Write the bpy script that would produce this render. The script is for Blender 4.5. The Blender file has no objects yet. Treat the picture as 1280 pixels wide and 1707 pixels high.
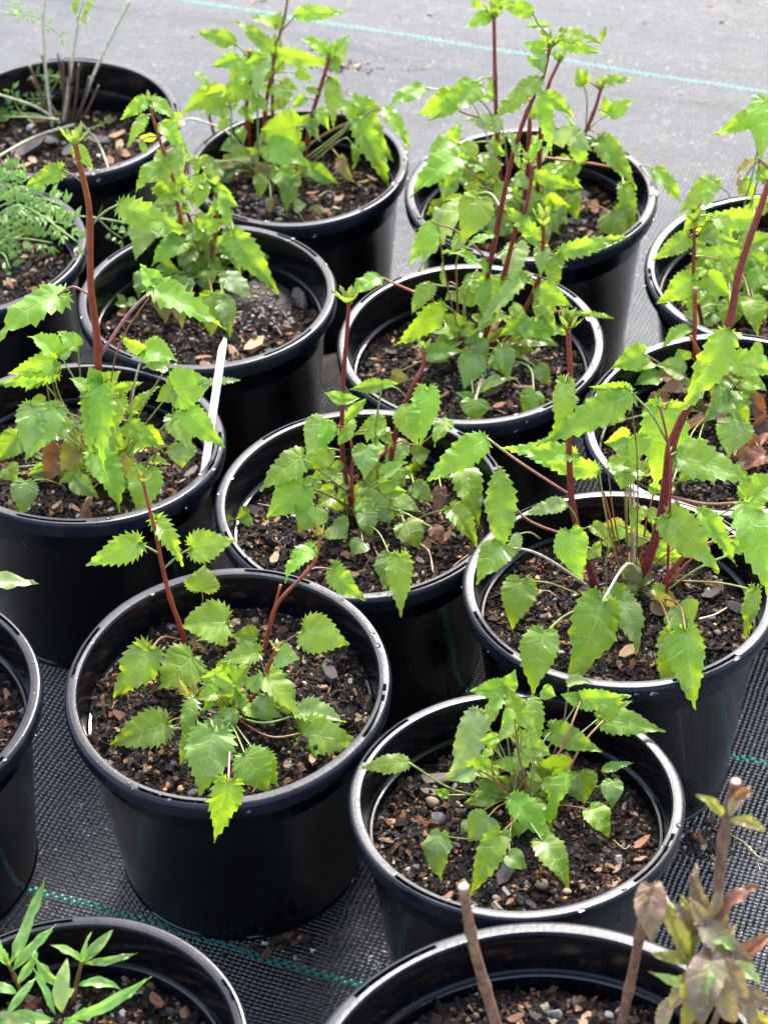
import bpy, math, random
import numpy as np
from mathutils import Vector, Matrix
random.seed(7); rs = np.random.RandomState(7)
U = 0.13                                    # metres: outer radius of a pot rim
SC = bpy.context.scene
COL = SC.collection
# ------------------------------------------------------------------ camera
FPX, PITCH, ROLL, HC = 3763.05, math.radians(39.5035), math.radians(-2.173), 9.4857
POTH = 1.5
cp, sp = math.cos(PITCH), math.sin(PITCH)
fw = Vector((0, cp, -sp)); rt = Vector((1, 0, 0)); up = rt.cross(fw)
cr, sr = math.cos(ROLL), math.sin(ROLL)
CR = rt * cr + up * sr; CU = up * cr - rt * sr
CAMP = Vector((0, 0, (HC + POTH) * U))
cd = bpy.data.cameras.new('camera'); cam = bpy.data.objects.new('camera', cd); COL.objects.link(cam)
cam.matrix_world = Matrix(((CR.x, CU.x, -fw.x, CAMP.x), (CR.y, CU.y, -fw.y, CAMP.y), (CR.z, CU.z, -fw.z, CAMP.z), (0, 0, 0, 1)))
cd.sensor_fit = 'VERTICAL'; cd.sensor_height = 24; cd.lens = 24 * FPX / 1707
cd.clip_start = 0.05; cd.clip_end = 400
cd.dof.use_dof = True; cd.dof.focus_distance = 14.0 * U; cd.dof.aperture_fstop = 6.8
SC.camera = cam
# ------------------------------------------------------------------ light
SUN_EL, SUN_AZ = math.radians(47), math.radians(12)      # azimuth from +Y (behind the pots) towards +X
w = bpy.data.worlds.new('World'); SC.world = w; w.use_nodes = True
nt = w.node_tree; bg = nt.nodes['Background']
sky = nt.nodes.new('ShaderNodeTexSky'); sky.sky_type = 'NISHITA'; sky.sun_disc = False
sky.sun_elevation = SUN_EL; sky.sun_rotation = SUN_AZ; sky.air_density = 1.0; sky.dust_density = 3.0; sky.ozone_density = 1.0
hsk = nt.nodes.new('ShaderNodeHueSaturation'); hsk.inputs['Saturation'].default_value = .9      # a veil of thin cloud takes the blue out of the sky
nt.links.new(sky.outputs[0], hsk.inputs['Color']); nt.links.new(hsk.outputs[0], bg.inputs[0]); bg.inputs[1].default_value = 0.15
sd = bpy.data.lights.new('sun', 'SUN'); sun = bpy.data.objects.new('sun', sd); COL.objects.link(sun)
sd.energy = 1.5; sd.angle = math.radians(14.0); sd.color = (1, .99, .97)
sv = Vector((math.sin(SUN_AZ) * math.cos(SUN_EL), math.cos(SUN_AZ) * math.cos(SUN_EL), math.sin(SUN_EL)))
sun.rotation_euler = sv.to_track_quat('Z', 'Y').to_euler()
vs = SC.view_settings; vs.view_transform = 'Standard'; vs.look = 'None'; vs.exposure = 2.3; vs.gamma = 1; vs.use_curve_mapping = False
SC.cycles.max_bounces = 8; SC.cycles.transparent_max_bounces = 8
# ------------------------------------------------------------------ rays
def ray(px, py): return (CR * ((px - 640) / FPX) + CU * ((853.5 - py) / FPX) + fw)
def at_y(px, py, y):
    d = ray(px, py); return CAMP + d * ((y - CAMP.y) / d.y)
def at_z(px, py, z):
    d = ray(px, py); return CAMP + d * ((z - CAMP.z) / d.z)
def at_t(px, py, t): return CAMP + ray(px, py) * t
def dep(p): return (p - CAMP).dot(fw)
# ------------------------------------------------------------------ object helpers
def link(o, parent=None):
    COL.objects.link(o)
    if parent is not None: o.parent = parent
    return o
def tag(o, label=None, cat=None, group=None, kind=None):
    if label: o['label'] = label
    if cat: o['category'] = cat
    if group: o['group'] = group
    if kind: o['kind'] = kind
    return o
def empty(name, loc): 
    o = bpy.data.objects.new(name, None); o.location = loc; o.empty_display_size = .02; return link(o)
def mkmesh(name, V, F, mat=None, uv=None, col=None, smooth=True):
    me = bpy.data.meshes.new(name)
    V = np.asarray(V, dtype=np.float32)
    if isinstance(F, np.ndarray):
        nf, k = F.shape
        me.vertices.add(len(V)); me.vertices.foreach_set('co', V.ravel())
        me.loops.add(nf * k); me.loops.foreach_set('vertex_index', F.astype(np.int32).ravel())
        me.polygons.add(nf); me.polygons.foreach_set('loop_start', np.arange(0, nf * k, k, dtype=np.int32))
        me.update(calc_edges=True)
    else:
        me.from_pydata([tuple(map(float, v)) for v in V], [], F)
    if uv is not None:
        l = me.uv_layers.new(name='UVMap'); idx = np.empty(len(me.loops), dtype=np.int32); me.loops.foreach_get('vertex_index', idx)
        l.data.foreach_set('uv', np.asarray(uv, dtype=np.float32)[idx].ravel())
    if col is not None:
        a = me.color_attributes.new('Col', 'FLOAT_COLOR', 'POINT')
        c = np.ones((len(V), 4), dtype=np.float32); c[:, :3] = col; a.data.foreach_set('color', c.ravel())
    me.polygons.foreach_set('use_smooth', [smooth] * len(me.polygons))
    if mat: me.materials.append(mat)
    me.validate(); me.update()
    return me
def mobj(name, me, parent=None, loc=None):
    o = bpy.data.objects.new(name, me); link(o, parent)
    if loc is not None: o.location = loc
    return o
# ------------------------------------------------------------------ materials
class NT:
    def __init__(s, name):
        s.m = bpy.data.materials.new(name); s.m.use_nodes = True; s.t = s.m.node_tree
        s.p = s.t.nodes['Principled BSDF']; s.out = s.t.nodes['Material Output']
    def n(s, ty, **k):
        x = s.t.nodes.new('ShaderNode' + ty)
        for a, b in k.items(): setattr(x, a, b)
        return x
    def l(s, a, b): s.t.links.new(a, b)
    def math(s, op, a, b=None, c=None, clamp=False):
        x = s.n('Math', operation=op); x.use_clamp = clamp
        for i, v in enumerate((a, b, c)):
            if v is None: continue
            if isinstance(v, (int, float)): x.inputs[i].default_value = v
            else: s.l(v, x.inputs[i])
        return x.outputs[0]
    def mix(s, f, a, b, blend='MIX'):
        x = s.n('Mix', data_type='RGBA', blend_type=blend)
        for i, v in ((0, f), (6, a), (7, b)):
            if isinstance(v, (int, float)): x.inputs[i].default_value = v
            elif isinstance(v, tuple): x.inputs[i].default_value = (*v, 1)[:4]
            else: s.l(v, x.inputs[i])
        return x.outputs[2]
    def noise(s, vec, scale, detail=3, rough=.5):
        x = s.n('TexNoise'); x.inputs['Scale'].default_value = scale; x.inputs['Detail'].default_value = detail; x.inputs['Roughness'].default_value = rough
        if vec is not None: s.l(vec, x.inputs['Vector'])
        return x.outputs[0]
    def ramp(s, v, *st):
        x = s.n('ValToRGB'); e = x.color_ramp.elements
        while len(e) < len(st): e.new(.5)
        for i, (p, c) in enumerate(st):
            e[i].position = p; e[i].color = (c, c, c, 1) if isinstance(c, (int, float)) else (*c, 1)
        s.l(v, x.inputs[0]); return x.outputs[0]
    def bump(s, h, strength=.5, dist=.001, normal=None):
        x = s.n('Bump'); x.inputs['Strength'].default_value = strength; x.inputs['Distance'].default_value = dist
        s.l(h, x.inputs['Height'])
        if normal is not None: s.l(normal, x.inputs['Normal'])
        return x.outputs[0]
    def set(s, **k):
        for a, v in k.items():
            a = a.replace('_', ' ')
            if hasattr(v, 'default_value') or hasattr(v, 'is_linked'): s.l(v, s.p.inputs[a])
            else: s.p.inputs[a].default_value = (*v, 1) if isinstance(v, tuple) else v
def leafmat(name, base, vein, trans, tf=.42, edge=None, wet=.5, blot=None):
    M = NT(name)
    uvn = M.n('UVMap'); sep = M.n('SeparateXYZ'); M.l(uvn.outputs[0], sep.inputs[0]); s_, u_ = sep.outputs[0], sep.outputs[1]
    tc = M.n('TexCoord'); ob = tc.outputs['Object']; oi = M.n('ObjectInfo')
    ns = M.noise(ob, 60, 3)
    wob = M.math('ADD', M.math('MULTIPLY', s_, 7.5), M.math('MULTIPLY', M.noise(ob, 90, 2), .5))
    fr = M.math('FRACT', wob); dv = M.math('ABSOLUTE', M.math('SUBTRACT', fr, .5))
    vl = M.math('MULTIPLY', M.math('SUBTRACT', .065, dv), 30, clamp=True)
    vl = M.math('MULTIPLY', vl, M.math('SUBTRACT', 1.05, u_, clamp=True))
    mid = M.math('MULTIPLY', M.math('SUBTRACT', .055, u_), 40, clamp=True)
    vo = M.n('TexVoronoi', feature='DISTANCE_TO_EDGE'); vo.inputs['Scale'].default_value = 520; M.l(ob, vo.inputs['Vector'])
    ret = M.math('MULTIPLY', M.math('SUBTRACT', .09, vo.outputs[0]), 9, clamp=True)
    veins = M.math('MAXIMUM', M.math('MAXIMUM', vl, mid), M.math('MULTIPLY', ret, .22))
    hs = M.n('HueSaturation'); hs.inputs['Hue'].default_value = .5
    M.l(M.math('ADD', .485, M.math('MULTIPLY', oi.outputs['Random'], .03)), hs.inputs['Hue'])
    M.l(M.math('ADD', .72, M.math('MULTIPLY', M.math('FRACT', M.math('MULTIPLY', oi.outputs['Random'], 7.3)), .55)), hs.inputs['Value'])
    b = M.mix(M.ramp(ns, (.35, 0.), (.7, 1.)), base, tuple(c * k for c, k in zip(base, (1.35, 1.2, 1.2))))
    if blot: b = M.mix(M.ramp(M.noise(ob, 45, 4, .6), (.47, 0.), (.6, 1.)), b, blot)
    M.l(b, hs.inputs['Color']); c = M.mix(M.math('MULTIPLY', veins, .6), hs.outputs[0], vein)
    if edge: c = M.mix(M.math('MULTIPLY', M.math('MULTIPLY', M.math('SUBTRACT', u_, .93), 14, clamp=True), M.ramp(M.noise(ob, 35, 1), (.45, 0.), (.6, .8))), c, edge)
    h = M.math('ADD', M.math('MULTIPLY', veins, -.7), M.math('MULTIPLY', M.noise(ob, 330, 3), .9))
    h = M.math('ADD', h, M.math('MULTIPLY', M.noise(ob, 110, 2), 1.6))
    nb = M.bump(h, .55, .0008)
    wt = M.ramp(M.noise(ob, 42, 2), (.42, .50), (.62, .50 - .30 * wet))
    M.set(Base_Color=c, Roughness=wt, Normal=nb, Specular_IOR_Level=.42, Coat_Weight=M.ramp(M.noise(ob, 55, 3, .6), (.47, .05), (.56, wet)), Coat_Roughness=.10)
    tr = M.n('BsdfTranslucent'); M.l(nb, tr.inputs['Normal'])
    hs2 = M.n('HueSaturation'); M.l(M.math('ADD', .75, M.math('MULTIPLY', oi.outputs['Random'], .5)), hs2.inputs['Value'])
    M.l(M.mix(M.math('MULTIPLY', veins, .45), trans, tuple(x * .55 for x in trans)), hs2.inputs['Color']); M.l(hs2.outputs[0], tr.inputs['Color'])
    mx = M.n('MixShader'); mx.inputs[0].default_value = tf
    M.l(M.p.outputs[0], mx.inputs[1]); M.l(tr.outputs[0], mx.inputs[2]); M.l(mx.outputs[0], M.out.inputs[0])
    return M.m
LM = {
 'f': leafmat('leaf_fresh', (.145, .31, .018), (.38, .52, .12), (.42, .62, .03), .46, (.30, .10, .06), .5),
 'g': leafmat('leaf_green', (.17, .285, .016), (.38, .48, .11), (.42, .60, .02), .45, (.22, .10, .05), .9),
 'd': leafmat('leaf_dull', (.175, .28, .045), (.33, .43, .15), (.36, .53, .035), .38, None, 1.0),
 'y': leafmat('leaf_yellowing', (.26, .27, .04), (.34, .30, .12), (.45, .42, .05), .42, (.25, .1, .04), .3, (.22, .11, .045)),
 'b': leafmat('leaf_brown', (.22, .10, .045), (.28, .17, .09), (.35, .13, .04), .3, None, .2, (.10, .05, .025)),
 'r': leafmat('leaf_purple', (.15, .085, .065), (.42, .42, .18), (.26, .17, .06), .28, None, .4, (.24, .20, .09)),
 'u': leafmat('leaf_bud', (.17, .25, .05), (.3, .36, .1), (.34, .46, .05), .4, (.32, .10, .07), .4),
 'w': leafmat('leaf_pale', (.24, .34, .09), (.42, .5, .22), (.42, .55, .1), .36, None, .8),  # pale leaves; on some the pale colour stands in for white glare
 'e': leafmat('leaf_bluegreen', (.19, .36, .07), (.36, .50, .17), (.34, .58, .06), .34, None, .6),
 'h': leafmat('leaf_feathery', (.17, .34, .06), (.26, .42, .12), (.36, .62, .06), .40, None, .8),
 't': leafmat('leaf_withered', (.26, .19, .10), (.46, .42, .18), (.34, .26, .08), .34, None, .5, (.20, .10, .07)),
}
def stemmat():
    M = NT('stem'); a = M.n('Attribute', attribute_name='Col'); tc = M.n('TexCoord'); n = M.noise(tc.outputs['Object'], 180, 4)
    c = M.mix(1.0, a.outputs['Color'], M.ramp(n, (.3, .7), (.7, 1.25)), 'MULTIPLY')
    M.set(Base_Color=c, Roughness=.38, Normal=M.bump(n, .4, .0006), Specular_IOR_Level=.5, Subsurface_Weight=.08)
    M.p.inputs['Subsurface Radius'].default_value = (.003, .001, .0005)
    return M.m
STEM = stemmat()
def potmat(name, base, rough, dust=.5, spec=.32):
    M = NT(name); tc = M.n('TexCoord'); ob = tc.outputs['Object']
    n1 = M.noise(ob, 22, 4); n2 = M.noise(ob, 240, 3, .6); n3 = M.noise(ob, 900, 2)
    sp_ = M.ramp(n3, (.70, 0.), (.76, 1.))
    c = M.mix(M.math('MULTIPLY', M.ramp(n1, (.42, 0.), (.75, 1.)), dust), base, (.075, .072, .07))
    c = M.mix(M.math('MULTIPLY', sp_, .5), c, (.16, .13, .10))
    mp = M.n('Mapping'); mp.inputs['Scale'].default_value = (30, 30, 5); M.l(ob, mp.inputs[0])
    st = M.ramp(M.noise(mp.outputs[0], 3, 4, .6), (.5, 0.), (.8, .35))
    c = M.mix(M.math('MULTIPLY', st, dust), c, (.10, .095, .09))
    r = M.math('ADD', rough, M.math('MULTIPLY', M.math('ADD', M.math('SUBTRACT', n1, .5), M.math('MULTIPLY', M.math('SUBTRACT', n2, .5), .5)), .35))
    M.set(Base_Color=c, Roughness=r, Normal=M.bump(n2, .25, .0005), Specular_IOR_Level=spec)
    return M.m
POTM = potmat('black_plastic', (.0022, .0024, .0038), .11, .03)
RIMM = potmat('black_plastic_rim', (.006, .007, .012), .27, .20, .22)
def soilmat():
    M = NT('compost'); a = M.n('Attribute', attribute_name='Col'); tc = M.n('TexCoord'); ob = tc.outputs['Object']
    n = M.noise(ob, 60, 5, .7)
    c = M.mix(1.0, a.outputs['Color'], M.ramp(n, (.3, .55), (.7, 1.5)), 'MULTIPLY')
    M.set(Base_Color=c, Roughness=M.ramp(M.noise(ob, 14, 3), (.35, .32), (.65, .75)), Normal=M.bump(n, .8, .02), Specular_IOR_Level=.32)
    return M.m
SOILM = soilmat()
def simplemat(name, base, rough=.6, c2=None, scale=90, bump=.5, spec=.4, dist=.001):
    M = NT(name); tc = M.n('TexCoord'); ob = tc.outputs['Object']; n = M.noise(ob, scale, 4, .6)
    oi = M.n('ObjectInfo')
    hs = M.n('HueSaturation'); M.l(M.math('ADD', .65, M.math('MULTIPLY', oi.outputs['Random'], .7)), hs.inputs['Value'])
    M.l(M.mix(M.ramp(n, (.35, 0.), (.65, 1.)), base, c2 or tuple(x * .55 for x in base)), hs.inputs['Color'])
    M.set(Base_Color=hs.outputs[0], Roughness=rough, Normal=M.bump(n, bump, dist), Specular_IOR_Level=spec)
    return M.m
BARK = [simplemat('bark_rust', (.30, .13, .055), .5, (.14, .055, .025), 140), simplemat('bark_tan', (.38, .24, .12), .55, (.2, .1, .05), 140),
        simplemat('bark_dark', (.045, .035, .03), .4, (.02, .016, .014), 140), simplemat('bark_grey', (.17, .13, .11), .5, (.08, .05, .04), 140)]
PEB = [simplemat('pebble_grey', (.19, .17, .15), .35, (.10, .085, .08), 160), simplemat('pebble_tan', (.32, .22, .13), .4, (.2, .12, .07), 160),
       simplemat('pebble_orange', (.45, .22, .06), .35, (.36, .15, .04), 160), simplemat('pebble_pale', (.5, .45, .38), .5, (.36, .3, .24), 160), simplemat('pebble_slate', (.06, .062, .068), .35, (.03, .03, .035), 160), simplemat('grit', (.25, .22, .195), .5, (.14, .125, .115), 200)]
GRAN = simplemat('fertiliser_granule', (.62, .38, .08), .3, (.5, .27, .04), 200)
WOOD = simplemat('woody_stem', (.30, .16, .09), .5, (.13, .06, .035), 160, .8)
CUT = simplemat('cut_wood', (.72, .58, .42), .6, (.6, .44, .3), 300)
LABELM = simplemat('label_plastic', (.88, .88, .90), .35, (.84, .84, .87), 20, .05)
DRY = simplemat('dry_stalk', (.42, .33, .2), .6, (.3, .2, .12), 200)
THREAD = simplemat('green_tape', (.018, .24, .18), .35, (.012, .16, .12), 260, .4, .5)
M = NT('water'); M.set(Base_Color=(1., 1., 1.), Roughness=.0, IOR=1.33, Transmission_Weight=1.0); WATER = M.m
# ground: woven weed mat
TH = math.atan(-.42)
def matmat():
    M = NT('woven_mat'); tc = M.n('TexCoord'); mp = M.n('Mapping'); mp.vector_type = 'POINT'
    mp.inputs['Rotation'].default_value = (0, 0, -TH); M.l(tc.outputs['Object'], mp.inputs[0])
    # small wobble so that the tapes are not perfectly straight
    wn = M.n('TexNoise'); wn.inputs['Scale'].default_value = 9; wn.inputs['Detail'].default_value = 2; M.l(mp.outputs[0], wn.inputs['Vector'])
    ad = M.n('VectorMath', operation='MULTIPLY_ADD'); M.l(wn.outputs['Color'], ad.inputs[0]); ad.inputs[1].default_value = (.012, .012, 0); M.l(mp.outputs[0], ad.inputs[2])
    sep = M.n('SeparateXYZ'); M.l(ad.outputs[0], sep.inputs[0])
    px_, py_ = .0215 * U * 1.75, .0180 * U * 1.65
    u = M.math('DIVIDE', sep.outputs[0], px_); v = M.math('DIVIDE', sep.outputs[1], py_)
    i = M.math('FLOOR', u); j = M.math('FLOOR', v)
    def prof(x): return M.math('POWER', M.math('ABSOLUTE', M.math('SINE', M.math('MULTIPLY', x, math.pi))), .45)
    def und(x, k, ph): return M.math('ADD', .5, M.math('MULTIPLY', .5, M.math('COSINE', M.math('MULTIPLY', math.pi, M.math('ADD', M.math('ADD', x, k), ph)))))
    we = M.math('MULTIPLY', prof(v), und(u, j, -.5)); wa = M.math('MULTIPLY', prof(u), und(v, i, .5))
    h = M.math('MAXIMUM', we, M.math('MULTIPLY', wa, .85))
    cell = M.n('TexWhiteNoise', noise_dimensions='2D'); cb = M.n('CombineXYZ'); M.l(i, cb.inputs[0]); M.l(j, cb.inputs[1]); M.l(cb.outputs[0], cell.inputs['Vector'])
    big = M.noise(tc.outputs['Object'], 7, 4, .6); mid = M.noise(tc.outputs['Object'], 45, 4, .6)
    c = M.mix(cell.outputs['Value'], (.003, .0034, .005), (.020, .0215, .027))
    c = M.mix(M.ramp(h, (.25, 1.), (.6, 0.)), c, (.003, .003, .004))  # shade in the gaps between the tapes, put into the colour
    c = M.mix(M.math('MULTIPLY', M.ramp(mid, (.54, 0.), (.8, 1.)), .35), c, (.15, .15, .155))
    spk = M.n('TexVoronoi'); spk.inputs['Scale'].default_value = 160; M.l(tc.outputs['Object'], spk.inputs['Vector'])
    c = M.mix(M.math('MULTIPLY', M.ramp(spk.outputs['Distance'], (.14, 1.), (.22, 0.)), M.ramp(M.noise(tc.outputs['Object'], 30, 2), (.50, 0.), (.58, 1.))), c, (.34, .31, .28))  # pale specks: dirt, and also glints of the weave painted as colour
    m2 = M.n('Mapping'); m2.inputs['Scale'].default_value = (2.2, 9, 1); M.l(mp.outputs[0], m2.inputs[0])
    crs = M.noise(m2.outputs[0], 1.6, 3, .55)
    hh = M.math('ADD', h, M.math('MULTIPLY', cell.outputs['Value'], .45))
    r = M.math('ADD', M.math('ADD', M.math('ADD', .15, M.math('MULTIPLY', crs, .2)), M.math('MULTIPLY', cell.outputs['Value'], .18)), M.math('MULTIPLY', big, .14))
    M.set(Base_Color=c, Roughness=r, Normal=M.bump(hh, 1.0, .0034, M.bump(crs, .6, .012)), Specular_IOR_Level=1.0)
    return M.m
MATM = matmat()
# ------------------------------------------------------------------ geometry helpers
def catmull(P, n):
    P = [Vector(p) for p in P]
    if len(P) == 2: return [P[0].lerp(P[1], k / n) for k in range(n + 1)]
    Q = [P[0] * 2 - P[1]] + P + [P[-1] * 2 - P[-2]]; out = []
    m = max(2, n // (len(P) - 1))
    for a in range(len(P) - 1):
        p0, p1, p2, p3 = Q[a:a + 4]
        for k in range(m):
            t = k / m
            out.append(.5 * ((2 * p1) + (p2 - p0) * t + (2 * p0 - 5 * p1 + 4 * p2 - p3) * t * t + (3 * p1 - p0 - 3 * p2 + p3) * t ** 3))
    out.append(P[-1]); return out
def tube(path, r0, r1, seg=7, c0=None, c1=None, org=None, nodes=0, cap=True):
    n = len(path); V = []; C = []; F = []
    ref = Vector((.3, .9, .2)).normalized()
    for k, p in enumerate(path):
        t = (path[min(k + 1, n - 1)] - path[max(k - 1, 0)]).normalized()
        x = t.cross(ref).normalized(); y = t.cross(x)
        f = k / (n - 1); r = r0 + (r1 - r0) * f
        if nodes: r *= 1 + .22 * max(0, math.cos(f * nodes * 2 * math.pi)) ** 8
        for a in range(seg):
            an = 2 * math.pi * a / seg; q = p + (x * math.cos(an) + y * math.sin(an)) * r
            V.append(q - org if org is not None else q)
            if c0: C.append([c0[i] + (c1[i] - c0[i]) * f for i in range(3)])
    for k in range(n - 1):
        for a in range(seg):
            b = (a + 1) % seg; F.append((k * seg + a, k * seg + b, (k + 1) * seg + b, (k + 1) * seg + a))
    if cap: F.append(tuple(range((n - 1) * seg, n * seg)))
    return V, F, C
SH = {
 'c': [(0, 0), (.09, -.09), (.22, -.125), (.37, -.05), (.47, .09), (.49, .24), (.42, .42), (.29, .60), (.13, .80), (0, 1)],
 'o': [(0, 0), (.13, -.02), (.31, .03), (.45, .14), (.5, .29), (.44, .46), (.32, .62), (.17, .79), (.06, .91), (0, 1)],
 'l': [(0, 0), (.11, .03), (.28, .12), (.42, .26), (.5, .42), (.46, .58), (.36, .72), (.22, .85), (.10, .94), (0, 1)],
}
SH['e'] = SH['l']
def shape_at(kind, s):
    P = SH[kind]; k = s * (len(P) - 1); i = min(int(k), len(P) - 2); f = k - i
    p0 = P[max(i - 1, 0)]; p1 = P[i]; p2 = P[i + 1]; p3 = P[min(i + 2, len(P) - 1)]
    r = []
    for a in range(2):
        r.append(.5 * (2 * p1[a] + (p2[a] - p0[a]) * f + (2 * p0[a] - 5 * p1[a] + 4 * p2[a] - p3[a]) * f * f + (3 * p1[a] - p0[a] - 3 * p2[a] + p3[a]) * f ** 3))
    return r
def leaf_geo(kind, L, W, fold=.35, bulge=.1, droop=.3, twist=0., jag=1., T=None):
    """local coords: x across, y along, z towards the upper side"""
    if T is None: T = 13 if L > .02 else 9
    if kind == 'e': T = 8
    N = 2 * T + 1; cols = (0, .35, .7, 1.0) if L > .012 else (0, .5, 1.0)
    nc = len(cols); V = []; UV = []; F = []
    amp = (0 if kind == 'e' else .050 * jag)
    ph = random.random() * 6; lob = [[random.gauss(0, .35) for _ in range(N)] for _ in range(2)]
    ripple = random.uniform(.02, .06); ph2 = random.random() * 6; cr = [random.gauss(0, .018) for _ in range(40)]
    rows = []
    for k in range(N):
        s = k / (N - 1); x, y = shape_at(kind, s)
        row = []
        for side in (-1, 1):
            lb = lob[(side + 1) // 2][k]
            xx, yy = x, y
            if 0 < k < N - 1:
                x2, y2 = shape_at(kind, min(1, s + .02)); tx, ty = (x2 - x) * W, (y2 - y) * L; tl = math.hypot(tx, ty) + 1e-9
                nx, ny = ty / tl, -tx / tl
                tp = 1 - s ** 3 * .85
                if k % 2: a = amp * (1 + .5 * lb) * tp; fwd = amp * .9 * tp
                else: a = -amp * .45 * (1 + .4 * lb) * tp; fwd = 0
                xx = x * W + nx * a * L * .75; yy = y * L + ny * a * L * .75
                xx += tx / tl * fwd * L; yy += ty / tl * fwd * L
            else: xx, yy = x * W, y * L
            xx = max(xx, 0)
            my = min(max(y * L - .42 * x * W, 0), L)
            for c in (cols if side == 1 else cols[1:]):
                px = xx * c; py = my + (yy - my) * c
                ax = abs(px); yn = py / L
                z = ax * fold - droop * ax * ax / (W * .5 + 1e-9) * .5 + bulge * L * 4 * max(yn, -.1) * (1 - yn)
                z += ripple * L * math.sin(yn * 14 + ph + side) * c * c + .012 * L * math.sin(yn * 23 + ph2 + side * 2 + c * 4)
                z += cr[(k + side * 7) % 40] * L * c
                z += (.012 * L if k % 2 else -.006 * L) * (c if 0 < c < 1 else 0)
                tw = twist * (yn - .3)
                X = px * side; X, z = X * math.cos(tw) - z * math.sin(tw), X * math.sin(tw) + z * math.cos(tw)
                row.append((side * c, (X, py, z), (s, c)))
        row.sort(key=lambda r: r[0]); rows.append(row)
    w_ = len(rows[0])
    for row in rows:
        for _, v, u in row: V.append(v); UV.append(u)
    for k in range(N - 1):
        for a in range(w_ - 1):
            F.append((k * w_ + a, k * w_ + a + 1, (k + 1) * w_ + a + 1, (k + 1) * w_ + a))
    return V, UV, F
def frame(B, Tp, roll=0., nrm=None, wob=.3):
    a = (Tp - B).normalized()
    if nrm is None:
        nrm = (CAMP - B).normalized() + Vector((0, 0, .35)) + Vector((random.gauss(0, wob), random.gauss(0, wob), random.gauss(0, wob)))
    n = (nrm - a * nrm.dot(a)).normalized(); x = a.cross(n)
    if roll: n, x = n * math.cos(roll) + x * math.sin(roll), x * math.cos(roll) - n * math.sin(roll)
    return x, a, n
def place(V, B, x, a, n): 
    return [(B + x * v[0] + a * v[1] + n * v[2]) for v in V]
# ------------------------------------------------------------------ pots
#  id: cx cy R tiltx tilty dz  soil depth, slot phase, label words
PD = {
 1: (-0.986, 9.944, 0.994, 0.059, 0.01, 0.007, .25), 2: (0.692, 8.904, 0.963, -0.07, -0.003, -0.005, .34),
 3: (1.463, 10.652, 0.99, -0.034, -0.003, 0.044, .30), 4: (-0.145, 11.712, 0.989, 0.026, 0.003, -0.053, .32),
 5: (-2.069, 12.428, 0.997, -0.052, -0.067, -0.001, .30), 6: (-1.267, 14.187, 0.977, 0.006, 0.003, -0.017, .38),
 7: (0.673, 13.452, 0.975, 0.039, 0.003, -0.021, .34), 8: (-2.596, 16.951, 1.005, 0.018, -0.037, -0.006, .44),
 9: (-0.599, 16.088, 0.908, 0.025, 0.011, -0.061, .34), 10: (1.262, 15.449, 1.004, 0.012, 0.001, -0.003, .40),
 11: (3.043, 14.242, 1.009, 0.04, 0.027, -0.01, .38), 12: (2.401, 12.37, 1.011, 0.037, 0.029, -0.011, .36),
 14: (-3.114, 9.9, 1.005, 0.041, 0.001, 0.006, .36), 15: (-1.749, 7.186, 0.966, 0.002, 0.036, -0.004, .36),
 16: (0.656, 6.703, 1.229, -0.077, 0.043, 0.172, .34), 13: (-3.227, 14.942, 1.002, -0.006, -0.002, -0.003, .32)}
PLAB = {
 1: 'black round pot in the left foreground, its rim overlapping the pot behind it', 2: 'black round pot in the front right, holding a low bushy plant without red stems',
 3: 'black round pot at the right with tall dark red stems leaning out over its rim', 4: 'black round pot in the middle of the group with slender red stems',
 5: 'black round pot at the left edge with a white plant label stuck in it', 6: 'black round pot with a heap of grey grit on its soil',
 7: 'black round pot right of centre, in front of the two back pots, with arching petioles', 8: 'black round pot at the top left with cut back stubs and long pale stalks',
 9: 'black round pot at the back between two others, small and crowded with stems', 10: 'black round pot at the back on the open grey mat, with the tallest stems',
 11: 'black round pot cut by the right edge, farther back of the two there', 12: 'black round pot cut by the right edge, nearer of two, with dry brown leaves',
 13: 'black round pot at the left edge with feathery foliage over it', 14: 'black round pot at the left edge, only its right rim showing, with bare soil',
 15: 'black round pot in the bottom left corner with smooth narrow leaved shoots', 16: 'large black round pot at the bottom edge with cut woody stems'}
RIM = {}
for k, q in PD.items():
    cx, cy, R, tx, ty, dz, sdp = q
    X = Vector((math.cos(ty), 0, math.sin(ty))); Y = Vector((0, math.cos(tx), math.sin(tx)))
    RIM[k] = dict(c=Vector((cx, cy, POTH + dz)) * U, X=X, Y=Y, R=R * U, S=sdp)
def potpt(k, x, y, z):
    """x, y in rim radii, z in U below/above the rim plane; the base stays flat on the ground"""
    q = RIM[k]; c = q['c']; H = c.z; zz = z * U
    f = min(1, max(0, 1 + zz / H))
    f = f ** .5
    X = Vector((1, 0, 0)).lerp(q['X'], f); Y = Vector((0, 1, 0)).lerp(q['Y'], f)
    o = X * (x * q['R']) + Y * (y * q['R'])
    return Vector((c.x + o.x, c.y + o.y, max(.001, H + zz + o.z)))
def soil_z(k, x, y):
    q = RIM[k]; dx, dy = x - q['c'].x, y - q['c'].y
    return q['c'].z - q['S'] * U + dx * q['X'].z + dy * q['Y'].z
def illegal(p):
    for k, q in RIM.items():
        dx, dy = p.x - q['c'].x, p.y - q['c'].y; r = math.hypot(dx, dy) / q['R']
        if r > 1.06: continue
        zr = (p.z - (q['c'].z + dx * q['X'].z + dy * q['Y'].z)) / U
        if r < .90:
            if zr < -q['S'] + .05: return True
        elif zr < .035: return True
    return p.z < .004
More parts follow.
